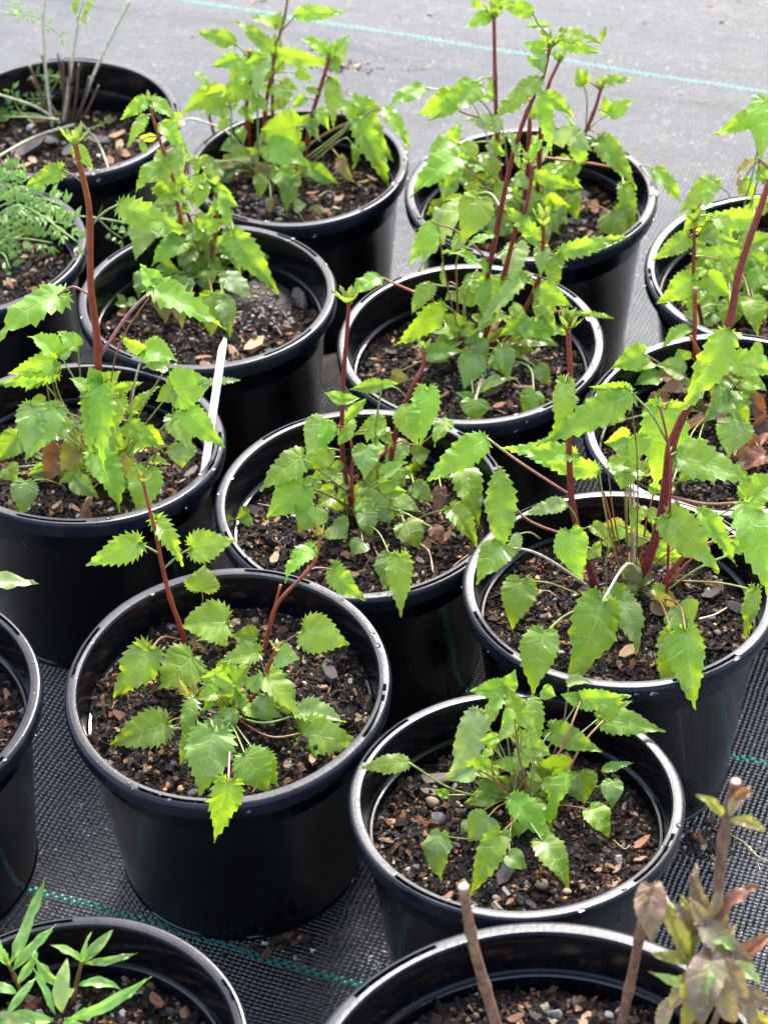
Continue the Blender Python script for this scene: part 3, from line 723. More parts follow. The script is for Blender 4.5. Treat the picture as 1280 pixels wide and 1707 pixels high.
def mound(k, px, py, rx, ry, h):
    # a low lump of compost under the grit
    z = RIM[k]['c'].z - RIM[k]['S'] * U; C0 = soil_surface(k, at_z(px, py, z))[0]; V = [(0, 0, h * U)]; F = []; nr, na = 8, 24; sc = dep(C0) / FPX
    for i in range(1, nr + 1):
        for j in range(na):
            a = 6.283 * j / na; r = i / nr; V.append((math.cos(a) * r * rx * sc, math.sin(a) * r * ry * sc, h * U * math.cos(r * math.pi / 2) + random.gauss(0, .004) * U - (.03 * U if i == nr else 0)))
    for j in range(na): F.append((0, 1 + j, 1 + (j + 1) % na))
    for i in range(nr - 1):
        for j in range(na): F.append((1 + i * na + j, 1 + (i + 1) * na + j, 1 + (i + 1) * na + (j + 1) % na, 1 + i * na + (j + 1) % na))
    o = mobj('grit_mound', mkmesh('grit_mound', V, F, SOILM, col=[(.05, .038, .03)] * len(V)), SOILO[k])
    o.matrix_parent_inverse = SOILO[k].matrix_world.inverted(); o.matrix_basis = Matrix.Translation(C0)
mound(6, 432, 508, 62, 72, .10)
for _ in range(150):                          # the heap of grit
    a = random.uniform(0, 6.283); r = random.random() ** .6; h = .10 * math.cos(min(1, r) * math.pi / 2)
    put_chip(6, 432 + 56 * r * math.cos(a), 515 - h * U / (dep(RIM[6]['c']) / FPX) * .1 + 50 * r * math.sin(a), random.uniform(6, 11), random.choice(['p0', 'p0', 'p5', 'p1', 'b3', 'b1', 'b2']), lift=h)
for _ in range(60):
    a = random.uniform(0, 6.283); r = math.sqrt(random.random()); put_chip(9, 430 + 60 * r * math.cos(a), 345 + 20 * r * math.sin(a), random.uniform(9, 14), random.choice(['p0', 'p0', 'p1', 'p4']))
for k in PD:
    c = RIM[k]['c'] - Vector((0, 0, RIM[k]['S'] * U))
    for _ in range(14):
        a = random.uniform(0, 6.283); r = math.sqrt(random.random()) * .8; P = c + Vector((math.cos(a), math.sin(a), 0)) * RIM[k]['R'] * r
        d = P - CAMP; z = d.dot(fw); px, py = 640 + FPX * d.dot(CR) / z, 853.5 - FPX * d.dot(CU) / z
        if -20 < px < 1300 and -20 < py < 1725: put_chip(k, px, py, random.uniform(10, 22), random.choice(['b0', 'b1', 'b2', 'b3', 'b0', 'p1']))
# ================================================================== plants (pixel notes read off the photograph, turned into 3D by Plant)
BG = 'young bellflower clumps growing in the pots'
def plant(k, label, crown, txt, jag=1., name='bellflower_plant', cat='plant', group=BG):
    p = Plant(k, name, label, cat, crown, jag, group); p.load(txt); return p
p1 = plant(1, 'low clump with jagged leaves and two bare red stems in the left foreground pot', (385, 1192), '''
S 9 5 -.1 r 312,1078 303,1050 285,1000 270,940 262,895 250,850 238,800 T24,5,y
S 8 7 .1 d 385,1192 425,1160 440,1130 447,1112 462,1080 T24,4,y
S 8 5 .1 r 432,1098 445,1065 462,1008 500,965 525,935 535,893 T26,6,y
S 5 4 0 r 440,1072 450,1040 468,975
S 6 4 .0 o 330,1190 326,1172 324,1160 T26,4,y
229 906 148 941 46 cg p262,926 w4 cg
262 868 303 940 30 cg p258,872 f.6
322 913 388 901 54 cg p279,950 w4 cg f.2
337 983 341 944 58 cg P333,1045 f.1
376 1037 303 1047 72 cg P342,1085 f.35
250 1085 194 1160 66 cg P303,1068 m272,1062 w4 cr f.15
320 1097 268 1146 84 cg f.1
358 1068 368 1050 40 cd
510 1050 578 1072 66 cg p466,1082 cr f.2
463 1090 498 1098 40 cd
430 1088 368 1104 36 cf p440,1122 f.4
425 1065 388 1060 42 cg
443 1127 497 1200 52 cg p446,1120 f.3
442 1162 455 1207 48 cd
396 1157 393 1126 42 cd P387,1188
390 1123 333 1130 34 cf p392,1150
322 1165 296 1120 15 ly p326,1168
322 1162 309 1240 26 of p326,1168 f.5
350 1140 374 1195 40 cg
275 1207 189 1240 60 cg p318,1197 cr f.45
357 1222 335 1320 78 cd f.15 b.12
410 1260 446 1318 66 cf f.25
432 1262 462 1308 46 cg
381 1306 358 1398 60 cg z.06 P386,1240 ck w4 f.25 b.03 r0
330 1235 302 1272 44 cd
505 1222 598 1241 66 cg m450,1228 w4 cr f.2
500 1190 572 1204 46 cd m440,1205 w4 cg
470 1180 492 1150 34 cd
415 1100 395 1075 40 cg
520 914 478 968 36 cf p534,900 f.3
556 950 607 998 42 cf p515,948 cr f.3
F 12 385 1170 60 42 dgd
G 6 400 1130 60 40 gf .8
''', 1.5)
p2 = plant(2, 'compact bushy clump of fresh green leaves in the front right pot', (872, 1345), '''
681 1271 604 1280 34 og m760,1318 w4 cg d-.1 f.15
797 1183 746 1292 52 ow p835,1262 cg f.5 d.1
838 1160 783 1242 26 of f.3 d.2
842 1148 786 1152 36 cf d.35 f.3
845 1147 858 1118 30 cf d.35
868 1203 848 1150 50 cg m868,1250 cg d.2
888 1162 891 1257 28 og d.25 f.6
905 1150 925 1160 26 cf d.3
968 1166 1046 1160 34 cf p930,1260 cr w4 f.4 d.3
965 1168 935 1158 24 cf d.3
948 1140 985 1140 22 cw d.4
1007 1199 1102 1219 46 cf p940,1300 cr w4.5 f.35 d.35
1000 1195 1050 1170 26 cg d.36
920 1217 999 1251 42 cf p895,1262 cg f.35 d.15
945 1283 887 1275 52 cg d.1
965 1290 974 1338 58 cg d.1
1003 1284 1053 1272 17 of m1000,1310 cg d.1
983 1350 1012 1393 48 cg f.3
1020 1303 1020 1346 36 cd P985,1330
885 1240 846 1226 38 cg d.2
880 1250 866 1215 34 cg d.2
735 1392 735 1464 54 cd P840,1400 m770,1398 f.35
832 1392 786 1489 44 cg P866,1375 f.45
812 1363 782 1400 52 cd f.3
848 1426 876 1449 34 cd
850 1326 919 1402 44 of f.35 d-.1
948 1286 921 1381 34 of f.5 d-.05
900 1328 886 1284 64 cg d0
905 1330 930 1300 40 cd
905 1403 945 1478 48 cg f.4
787 1278 748 1300 44 cd P845,1340
787 1276 795 1250 30 cg
832 1316 794 1304 40 cd P850,1345
862 1288 815 1276 34 cg d.1
858 1285 862 1262 30 cg
745 1325 722 1318 16 cf
870 1325 882 1345 34 cg
780 1370 770 1390 16 cd
F 12 875 1320 75 45 gdg
G 14 870 1250 70 70 gfg .9
''', .75)
p3 = plant(3, 'tall open clump with thick dark red stems in the right hand pot', (1045, 985), '''
S 13 8 .0 d 995,982 975,925 955,850 949,780 948,700 950,620 946,545 T44,7,f
S 17 9 .15 d 1052,988 1085,920 1105,840 1118,745 1150,670 1185,608 1215,535 1232,450 1262,360 1283,300 T30,6,f
S 5 4 .0 r 1110,1010 1117,800 1113,740 1100,680 T20,4,f
S 9 8 -.1 r 1095,988 1120,950 1148,918
811 730 713 802 48 of p945,825 m868,772 w5 cr z.75 f.2
960 758 841 748 32 of p950,760 f.3
998 784 882 762 34 of P1042,985 m1012,870 w4 cg f.3 d.1
1052 655 903 738 52 of p1113,737 m1085,690 w5 cg f.2 d-.1
1050 652 985 645 30 of d-.05
942 640 920 740 42 cg p948,622 f.3 d-.1
1215 552 1138 682 54 og p1210,560 f.5 d0
1212 600 1288 622 44 of p1180,620 f.3
1108 682 1092 808 78 cf d.25 f.15
1047 732 1058 772 66 cg P1050,985 m1052,860 w4 ck d.1
1045 730 1008 738 44 cf d.1
1012 772 1073 786 30 of P1048,985 d.05
1040 790 1035 815 36 cf P1048,985 d.05
1125 757 1252 802 62 of p1118,760 f.3 d0
1122 755 1175 735 40 cf d.1
1130 802 1176 779 18 lf p1110,835
943 839 875 859 26 ow p960,890 cg f.3
950 888 970 963 64 cf P985,975 f.2 d-.2
836 911 796 970 54 cg p990,985 m900,925 w5 cp f.25 z.32
832 778 836 907 50 lf p968,898 m870,860 w5 cr f.15 z.70
864 890 842 937 20 ow p900,898 cg z.3
868 970 854 1045 58 cg P962,990 w4 cg f.2
907 1057 889 1152 62 cg P990,1008 m942,1026 w5 cg f.55 z.08
1002 1006 949 1139 86 cf P1075,970 m1045,940 w6 cp f.15 z.22
1035 1000 1058 1086 54 cd z.0 f.2
1015 982 1032 1028 48 cg
1120 1058 1107 1160 54 cg r0 P1085,1000 w4 cr f.15 z.12
1143 1055 1158 1176 58 cf r0 P1095,995 w4 cr f.5 z.16
1130 1012 1152 1042 62 cd
1115 865 1192 950 64 cg p1108,842 f.25 d-.2
1165 848 1223 938 32 of p1108,842 f.55 d-.1
1235 917 1205 895 22 cf P1110,986 w5 cg
1238 838 1288 1002 62 of p1112,828 m1175,840 w6 cr f.4 z.85
1245 832 1305 792 54 cf d-.1
1257 984 1244 1066 28 cg P1120,968 m1200,972 w4 cg f.5
985 915 1000 927 36 cg
1035 882 998 878 36 cy d.15
1048 890 1088 897 40 cd d.1
1090 930 1147 926 20 cf
1290 905 1262 850 44 cg p1150,918 w6 cr d-.1
S 4 3 .1 g 1048,985 1052,900 1045,790
S 4 3 .1 p 1052,985 1058,880 1052,770
S 4 3 .1 r 1040,985 1020,880 1006,820
S 4 3 .15 r 1062,982 1075,880 1095,800
S 3 3 .1 g 1078,985 1090,900 1078,850
S 4 3 .1 r 1100,982 1160,925 1240,870
F 12 1050 990 60 30 dgyd
G 11 1060 860 90 70 gfg .8
''', .8)
p4 = plant(4, 'clump with slender red stems and small toothed leaves in the middle pot', (583, 862), '''
S 9 6 .0 d 592,865 577,800 570,740 572,640 578,560 582,500 T40,6,f
S 7 4 .0 r 592,868 586,800 588,755 578,716 562,711
S 10 6 .15 d 640,832 655,745 668,690 690,640 705,610 706,580 T26,5,f
S 5 4 .1 r 588,835 620,775 665,735
S 5 4 .1 r 650,790 690,784 755,777
503 762 437 815 56 cf p578,820 m540,790 w4 cg f.2 d-.1
505 810 448 861 64 cf p580,850 m540,822 w4 cr f.25 d-.2
522 843 500 886 62 cf f.15 d-.25
540 703 512 757 54 cd p565,712 f.2 d-.1
550 702 534 752 26 of f.4 d-.12
545 748 508 782 50 cg d-.05
570 668 599 664 18 cf p572,680
570 667 542 655 22 cf p572,680
572 702 608 667 17 lf
640 697 594 724 26 of P636,800 d.15
643 712 616 731 26 cf P640,800 d.15
637 641 586 649 24 of P632,830 w4 cg d.15 f.5
637 642 663 640 16 cf d.15
672 677 696 740 44 og f.15 d.0
712 652 702 738 44 cf f.25 d.1
610 746 608 796 46 cd p590,765 cg f.15
675 735 643 784 36 od f.2
700 776 648 784 20 og f.4
620 785 652 816 44 cg
660 790 674 810 34 cd
597 834 670 858 48 cd f.35
675 873 697 914 52 cg f.2
690 810 719 835 34 cd
735 815 728 858 24 cb
722 880 738 905 26 cb
752 848 794 908 36 cg P690,868 m720,855 cg f.6
770 781 797 872 46 cg p755,778 f.4
762 780 748 800 24 cg
735 780 756 803 18 of
745 703 725 742 36 cg p668,735 m700,740 cr
650 926 646 982 42 cd f.3
667 930 668 1023 44 cg r0.1 z.06 P620,905 m640,940 w4 ck f.3 b.02
605 905 588 927 34 cd
620 898 586 885 20 cb
555 876 577 897 52 cd
415 858 394 866 36 cg P412,872
525 800 512 822 30 cd
690 760 716 752 34 cg
F 14 600 825 65 42 dgd
G 19 610 760 80 65 gdgf .75
''', .9)
p5 = plant(5, 'leafy clump with one tall brownish red stem in the pot holding the white label', (192, 795), '''
S 15 8 -.2 r 185,798 172,700 165,620 162,560 152,480 151,400 148,340 135,280 125,235 T44,6,f
103 283 44 312 30 cf p140,305 f.4
127 247 156 282 24 cf p130,255 f.3
198 341 313 389 42 of p153,378 w5 cg f.3
97 492 -3 574 58 cf p150,500 m122,478 w4 cr f.15
258 480 369 546 48 cf p170,602 w6 ck f.35 d-.1
260 478 235 443 34 cf d-.08
243 583 293 602 48 cf P205,790 m225,640 w4 cp f.3 d.1
243 582 203 561 24 of d.1
290 650 354 638 72 cf P245,790 m285,700 w4 cg f.15 d-.1
288 650 262 668 30 cg d-.1
278 612 240 614 34 cd d0
312 686 372 743 42 cf P240,790 cg f.3 d-.2
290 695 318 750 42 cd d-.1
302 742 304 778 46 cd d-.2
330 640 396 634 12 lw d-.1 N
335 705 345 742 28 cg d0
215 690 263 647 20 of d.05
215 702 268 749 26 of d-.1 f.4
168 642 172 778 38 cf f.3 d-.25
150 650 152 762 26 of f.5 d-.2
166 640 150 612 34 cf d-.2
150 652 118 632 26 cf d-.15
175 640 200 620 30 cg d.1
160 758 196 850 52 cf f.45 z-.02
128 800 164 828 34 cd z-.05
42 805 38 858 44 cd P108,810 cg f.35
245 786 233 860 56 cg f.5
55 680 45 762 50 cd f.3 d-.3
95 682 52 757 42 cd f.3 d-.28
85 720 133 704 38 cd d-.3
30 727 -2 767 42 cf p110,806 w4 cg d-.3 z.0
100 748 80 802 52 cb
130 730 104 792 44 cy
200 762 216 812 42 cy
90 603 18 622 40 cf p108,700 cr f.3 d0
88 622 -2 640 26 cf P105,760 m80,650 cg f.4 d0
92 588 50 562 40 cf d.05
130 576 98 554 28 cf P140,760 m134,620 cg d.1
70 632 45 652 28 cg d0
190 650 236 638 16 of d.1
200 662 194 718 28 cg d0
12 780 30 800 34 cg
135 855 157 872 28 cb
100 590 125 575 30 cd d.1
F 20 175 775 100 38 dgdyf
G 14 150 700 110 45 gfg .9
''', 1.1)
p6 = plant(6, 'slim stemmed clump of pointed leaves in the pot with the heap of grit', (345, 468), '''
S 8 4 .0 r 338,468 318,420 303,375 290,305 278,265 268,238 258,205 248,168 T30,5,f
S 9 6 .05 r 350,466 356,412 363,361 358,305 T28,6,f
S 6 5 .1 r 345,440 305,330 306,300 312,270 T22,5,f
S 4 4 .0 r 362,395 372,388 386,382 T26,3,f
S 4 4 .0 o 345,440 352,400 352,365
246 165 203 198 24 of f.4
250 165 294 201 26 of f.3
243 193 215 244 22 og f.3
270 205 306 252 28 of f.4
266 272 230 317 30 of p277,282 cr
270 250 283 313 28 og f.5
262 228 234 229 14 lf
235 235 245 255 12 lf
300 240 300 302 34 cd
318 260 329 290 22 og
290 325 254 314 36 cg
345 305 328 352 28 og
362 322 381 383 26 of f.4
372 330 397 344 22 cf
366 385 350 372 16 lg
385 385 402 457 32 cg f.4
392 395 461 486 42 cf f.4
240 370 227 430 44 cd f.2
305 402 256 442 42 cf f.35
345 365 314 414 24 of
350 430 373 463 20 of
378 462 419 504 40 cw P352,462 f.15
355 492 352 558 48 cg P350,468 f.25
372 500 384 559 32 cd
275 490 277 536 40 cy
298 505 303 544 26 cy
240 455 233 500 22 cd
315 500 316 529 20 cd
320 420 300 445 40 cd
330 440 355 455 40 cg
290 350 262 372 34 cg
300 385 330 400 34 cd
340 395 322 430 30 cg
385 420 368 450 32 cg
395 450 420 440 26 cg
268 440 300 452 30 cf
F 20 325 425 62 52 gdgf .8
G 30 310 340 55 95 gfgd .75
''', .8)
p7 = plant(7, 'clump with many arching petioles and two very tall red stems right of centre', (785, 590), '''
S 10 5 .1 d 785,592 799,527 814,453 835,347 852,268 873,200 890,160 905,127 917,75 T34,7,f
S 9 5 .0 d 795,592 825,510 842,450 862,374 876,347 886,290 880,268 T30,5,f
S 10 6 -.1 d 812,594 835,563 858,546 872,520 884,498 900,458 905,405 905,372 T34,6,f
S 5 4 -.1 r 812,594 850,560 895,528 938,518
S 5 4 .2 r 760,590 720,500 690,487 640,465
S 4 3 .1 g 770,590 775,500 795,450
S 4 3 .1 o 765,590 762,500 760,440
722 474 688 522 32 of P770,580 m772,490 w4 cg f.3 d.1
738 506 663 572 42 og P772,582 m765,530 w4 cg f.3 d0
634 463 585 498 30 of p645,467 f.2
742 475 737 440 10 of d.3
790 490 753 500 40 cf d.2
805 470 770 480 34 cw d.2
715 530 746 557 36 cd
655 625 682 632 20 cy
712 590 770 586 30 cf d-.3
790 595 774 646 48 cd f.2
792 668 788 703 48 cf P813,597 m800,640 w6 cp f.1
790 665 760 655 20 cf
800 648 860 632 28 cd
835 582 846 632 32 cd
890 655 874 694 40 cf P825,600 m880,610 w4 cg f.2
895 612 916 642 30 cg
805 475 808 532 28 cf f.4 d-.1
870 465 793 554 28 cd f.4 d-.15
820 482 842 453 26 cf d0
893 475 950 509 36 of f.3
855 562 882 578 40 cg
870 560 927 576 34 cd
870 546 946 556 36 cf f.3 d-.15
780 328 703 445 48 og p838,350 m815,322 w5 cg f.4 z.72
798 332 770 402 58 cg p838,350 f.2
725 372 684 438 34 of p815,430 m765,388 w4 cr f.2
730 372 728 345 16 lw
825 390 773 416 18 of f.3
812 450 741 422 22 of f.4 d-.05
770 392 752 422 22 cd
860 410 860 472 46 cw p820,440 f.2 d.1
900 402 838 340 24 of f.4 d-.1
903 412 900 460 26 cd f.3
930 422 1041 396 28 of p905,458 cg f.4 d-.1
925 427 926 490 34 cf f.2 d-.1
899 130 820 206 34 og p903,128 f.15 d-.1 b.04
903 155 918 252 26 of p900,135 f.3 d-.1
912 160 953 194 28 cf
888 22 833 4 26 of p915,60 m897,40 cg f.2
917 45 877 46 16 lw
905 85 872 72 28 cf p915,80
900 92 906 122 26 cd
905 110 878 92 18 of
938 56 998 71 32 cg p918,72 f.2
998 70 1009 45 10 lg N
922 68 996 87 18 lf f.3
882 265 903 235 16 lf
862 262 847 218 16 ld
950 520 1018 530 8 lf N
F 18 800 570 75 32 dgdy
G 35 835 510 85 65 gfgd .8
''', .85)
p9 = plant(9, 'crowded clump of five short stems in the middle pot of the back row', (440, 300), '''
S 8 6 .0 r 416,262 414,220 412,164 418,120 416,84
S 8 5 .1 d 440,275 442,190 453,122 461,86 T30,6,f
S 8 6 .0 d 502,290 510,250 519,197 536,140 549,98 T32,6,f
S 7 4 .2 o 455,280 455,100 466,59 476,20 480,-8 T24,5,f
S 6 5 .0 o 368,258 362,240 352,205 347,182
S 7 6 .1 o 535,240 541,220 548,195
S 4 3 0 p 430,280 385,225 330,200 305,200
S 4 3 .1 g 400,290 387,240 386,180
S 4 3 .1 g 430,290 430,200 425,150
393 73 331 55 28 of p412,100 cg f.3
455 40 418 34 24 of f.3
457 45 469 20 24 cg f.3
492 25 571 21 26 of p470,52 m482,38 w4 cg f.4
455 88 395 36 26 of f.4
462 86 556 105 24 of f.35
548 92 501 66 26 of f.4
550 88 583 60 16 of
553 98 580 70 32 cw
553 98 563 124 24 cg
400 98 354 111 26 of d.05
430 95 377 157 42 cf f.2
440 108 384 147 20 of f.5
412 140 380 173 38 cf f.3
445 90 430 162 28 ow f.3
467 145 471 182 46 cg f.2
455 120 480 95 22 of
494 211 438 216 64 cg f.2 d-.2
450 245 516 280 48 cf f.3 d-.3
552 130 556 209 28 og f.4
375 175 343 190 40 cg f.3
360 152 305 190 38 cg f.3
348 140 324 121 16 lf
392 172 350 168 30 cg
592 197 560 163 28 cf P512,270 m565,228 w4 cg d.1
612 190 580 155 22 of d.15
612 192 610 158 40 cf d.2
592 197 649 310 36 of p512,268 m560,226 w4 cg f.45 d.1
602 192 653 265 40 cf f.2 d.12
640 180 681 247 26 of p600,200 f.35 d.15
588 240 588 282 16 of P512,280 m570,232 cg
467 285 493 337 42 cf f.25
488 298 478 354 34 cg
435 275 437 314 32 cy
450 240 423 250 38 cd
492 345 510 342 24 cw P508,372
528 352 533 342 20 cy P508,372
452 332 451 353 16 cy
520 282 563 306 28 cf
510 282 498 296 22 cg
568 265 593 304 22 cy
520 205 533 234 18 cw
400 215 406 242 18 cf
395 240 368 250 28 cd
360 245 336 262 34 cg
302 200 284 216 24 cg
300 200 280 190 18 cf
F 24 430 265 90 38 gdgy .8
G 27 450 170 85 75 fgfg .8
''', .75)
p10 = plant(10, 'tallest clump with thick maroon stems in the back right pot on the open mat', (890, 370), '''
S 10 6 .0 d 868,378 878,300 882,220 884,165
S 9 5 .1 d 893,372 900,240 904,190 914,142 933,100 T30,6,f
S 9 6 .2 d 838,350 829,240 825,131 823,24 T34,7,f
S 8 5 .0 d 930,330 951,260 976,218 993,176 1002,145 T26,6,f
S 5 4 .0 r 935,340 890,270 950,268 1050,284
S 4 4 .1 p 860,370 890,250 905,205
709 146 646 181 30 of P845,350 m790,175 w4 cp f.15 d0
755 155 697 190 36 of p827,200 f.3 d-.05
800 142 715 203 38 of p827,200 m760,180 w4 cr f.4 d-.1
790 140 752 152 26 og d-.05
820 165 782 169 16 of f.4
822 162 817 128 10 lf
836 210 777 199 28 ow P850,350 m842,240 cg f.3
818 25 779 46 24 of f.4
802 16 787 -2 16 lf
826 8 832 -8 20 lf
972 140 962 113 26 cg p974,215 cg d0
973 140 982 115 22 cf d0
1005 135 1054 133 18 of f.3
1020 190 1056 166 28 cf p985,228 cp f.2
1018 190 1008 160 24 cg
1000 235 1056 312 36 cf P945,330 m965,248 w4 cg f.45 d0
1004 232 1050 285 30 cg d.05
1088 280 1133 339 26 of p1046,284 f.5 d0
970 270 944 195 28 of d0
930 215 938 245 40 cw d.05
950 225 985 250 34 cw d.05
1020 354 1046 398 64 cg P955,345 m985,340 cr f.2
1040 312 1057 388 28 cf f.4
765 262 689 326 48 cf P835,340 m800,300 w4 cr f.3
750 235 717 270 34 cf P820,320 m785,252 w4 cr f.3
750 232 768 207 22 cf
795 258 741 244 16 of
825 270 763 291 50 cf f.25
805 310 768 300 44 cg
805 320 832 298 36 cg
750 300 738 332 32 cd
735 342 712 357 28 cf
890 288 962 313 26 of f.35 d-.2
935 265 956 307 28 cf f.3
945 335 900 320 50 cd
880 345 840 335 46 cd
920 350 945 372 44 cw
930 310 965 300 40 cg
760 275 742 310 30 cg
790 350 760 362 40 cg
830 360 800 385 44 cg
850 330 830 350 40 cd
905 385 912 410 26 cd
F 28 840 325 95 48 gdgf .85
G 46 865 290 95 110 fgfgd .8
''', .8)
p11 = plant(11, 'clump at the right edge with a pinkish red stem, behind the blurred tall stem', (1215, 450), '''
S 8 5 -.2 r 1175,560 1157,470 1156,420 1157,362 T34,6,f
S 7 5 .1 r 1245,420 1248,395 1240,360
S 7 5 .1 o 1290,440 1285,300 1262,262
1188 302 1134 354 36 cg P1225,360 m1215,325 cg f.3
1165 350 1138 384 30 cg
1145 395 1089 433 32 cf f.3
1153 465 1097 504 42 cf f.2
1148 482 1148 512 18 of
1190 520 1119 549 48 cf f.2 d-.4
1225 430 1154 423 40 cf f.3 d-.4
1250 410 1292 395 32 cf d-.3
1258 362 1158 364 36 of d-.5
1180 460 1216 491 40 cf
1195 395 1163 400 30 cd
1165 390 1232 406 16 of
1270 455 1238 496 38 cf
1210 515 1277 515 22 of d-.6
1250 500 1262 556 40 cg
1275 168 1268 260 52 cf d.2 f.3
1250 195 1191 223 30 cf d.2 f.3
1262 265 1228 290 18 ly d.1
1230 292 1232 330 10 ly d.1 N
1240 300 1255 335 26 cf
1180 320 1175 345 22 cf
1270 300 1290 260 30 cf
1275 340 1240 345 30 cf d.1
F 28 1225 455 75 65 gdgf
G 19 1215 430 65 80 fgfg .9
''', .9)
p12 = plant(12, 'clump at the right edge with lobed shadowed leaves, above the dry brown leaf litter', (1180, 690), '''
S 8 7 .0 r 1162,640 1158,590 1157,540 1158,480
S 6 5 0 r 1172,660 1168,600 1150,560
1072 590 1021 613 44 cf P1145,665 m1105,612 w4 cr f.3
1085 605 1055 617 34 cg
1095 630 1058 642 34 cf P1145,665 m1120,636 w4 cr
1125 600 1094 627 18 of
1150 550 1105 579 28 of
1140 600 1130 582 32 cf
1235 660 1171 704 56 cd f.2
1250 640 1208 620 34 cf
1240 632 1275 650 34 cg
1228 706 1214 760 62 cd P1232,768 cp w5 f.2
1228 704 1248 688 30 cg
1210 640 1175 640 34 cg
1250 600 1220 620 36 cg
1270 590 1240 600 40 cf
1265 740 1240 748 44 cb
1230 765 1265 770 40 cb
1275 760 1240 785 40 cb
1040 700 1010 712 26 cg
1080 680 1105 700 34 cd
1275 700 1245 715 34 cb
F 26 1190 655 90 60 gdgb
F 8 1120 790 60 25 gf .8
''', .9)
# --- feathery plant and its neighbour
def frond(P, pts, d, n, size, col='e', w=3, pc='g'):
    y = P.crown.y + d * U; L = []
    for i, (a, b) in enumerate(pts):
        q = at_y(a, b, y)
        while illegal(q): q = q + (CAMP - q).normalized() * .002
        L.append(q)
    path = catmull(L, 6 * (len(pts) - 1)); sc = dep(path[0]) / FPX
    c0, c1 = ((.25, .30, .09), (.22, .38, .09)) if pc == 'g' else ((.42, .38, .26), (.40, .44, .22))
    V, F, C = tube(path, w * sc * .5, w * sc * .3, 6, c0, c1, P.crown)
    st = mobj('frond_stalk', mkmesh('frond_stalk', V, F, STEM, col=C), P.root)
    if not n: return
    V = []; UV = []; F = []
    for i in range(n):
        t = .25 + .75 * (i + 1) / n; b = path[min(len(path) - 1, int(t * (len(path) - 1)))]
        for side in (-1, 1):
            an0 = random.uniform(-.3, .3)
            for j in (-1, 0, 1):
                l = size * sc * random.uniform(.7, 1.15) * (1.15 if j == 0 else .85)
                ax = (path[-1] - path[0]).normalized(); s_ = ax.cross(Vector((0, -.5, .85))).normalized() * side
                dv = (s_ * 1 + ax * (.45 + an0) + ax * j * .55 + Vector((0, 0, random.gauss(.05, .25)))).normalized()
                v, u, f = leaf_geo('e', l, l * .24, fold=.3, bulge=.05)
                x, a, nn = frame(b, b + dv, 0, None, .3); k = len(V)
                o_ = b + s_ * size * sc * .28
                V += [q - P.crown for q in place(v, o_, x, a, nn)]; UV += u; F += [tuple(k + z for z in q) for q in f]
    return mobj('frond', mkmesh('frond', V, F, LM[col], uv=UV), st)
p13 = Plant(13, 'feathery_plant', 'feathery plant with finely divided leaves sprawling from the pot at the upper left edge', 'plant', (-60, 430))
for pts, n, sz in (([(-60, 400), (0, 345), (60, 330), (112, 345)], 7, 15), ([(-60, 410), (0, 388), (50, 368), (122, 374)], 7, 15), ([(-60, 415), (0, 402), (40, 398), (88, 405)], 6, 13),
                   ([(-60, 380), (0, 318), (45, 300)], 5, 14), ([(-60, 425), (0, 420), (18, 448)], 4, 13), ([(-40, 390), (20, 345), (62, 355), (132, 405)], 7, 15), ([(-50, 360), (5, 300), (30, 285)], 4, 14), ([(-30, 400), (30, 360), (75, 352)], 6, 13)):
    frond(p13, pts, random.uniform(-.2, .3), n + 3, sz * 1.6, 'h', w=4)
frond(p13, [(-10, 410), (45, 388), (70, 360), (150, 362), (238, 376)], .3, 0, 1, w=4)
frond(p13, [(180, 368), (205, 372), (238, 378)], .3, 3, 15)
frond(p13, [(165, 366), (185, 385), (205, 398)], .3, 3, 15)
p8 = Plant(8, 'cut_back_plant', 'cut back brown stubs with a few long pale stalks in the top left pot', 'plant', (98, 212))
for a, b, c, w_ in ((70, 90, 88, 4), (50, 110, 84, 5), (52, 128, 90, 4), (97, 88, 108, 4), (105, 98, 104, 5), (132, 106, 118, 4), (150, 128, 124, 5), (165, 142, 130, 4), (115, 100, 112, 4)):
    p8.stem(w_, w_ * .85, random.uniform(-.1, .1), [(c, 208 + random.uniform(-8, 6)), ((a + c) / 2 + 3, (b + 208) / 2), (a, b)], 'b', name='cut_stub')
for w0, w1, d, pts, c in ((5, 4, .1, [(88, 215), (78, 130), (73, 40), (78, -20)], 'p'), (6, 5, .05, [(105, 205), (118, 120), (133, 25)], 'p'), (5, 5, .15, [(130, 190), (165, 105), (222, -8)], 'p')):
    p8.stem(w0, w1, d, pts, c, name='stalk')
frond(p8, [(128, 35), (134, 22), (140, 0)], .05, 5, 18, 'g')
frond(p8, [(100, 205), (60, 178), (0, 158), (-30, 150)], 0, 0, 1, w=5, pc='p')
frond(p8, [(125, 208), (60, 228), (0, 260), (-30, 280)], -.2, 0, 1, w=6, pc='p')
frond(p8, [(135, 205), (165, 240), (185, 290), (195, 312)], -.5, 0, 1, w=4, pc='p')
frond(p8, [(190, 295), (215, 302), (262, 310)], -.6, 3, 12)
frond(p8, [(188, 300), (176, 330), (164, 362)], -.7, 2, 12)
frond(p8, [(85, 155), (95, 130), (60, 125)], .3, 3, 12, 'd')
frond(p8, [(90, 160), (70, 165), (45, 165)], .2, 4, 13, 'd')
frond(p8, [(100, 200), (50, 195), (4, 195)], -.1, 0, 1, w=5)
frond(p8, [(150, 215), (170, 207), (185, 198)], 0, 3, 7, 'g', w=2)
frond(p8, [(-20, 15), (30, 25), (60, 28), (103, 62)], .3, 6, 12, 'e', w=3)
frond(p8, [(-20, 5), (20, 10), (35, 18)], .3, 3, 12, 'e', w=2)
p8.leaf(12, 190, -12, 200, 22, 'cf')
frond(p8, [(60, 210), (30, 180), (20, 150)], .1, 4, 14, 'h')
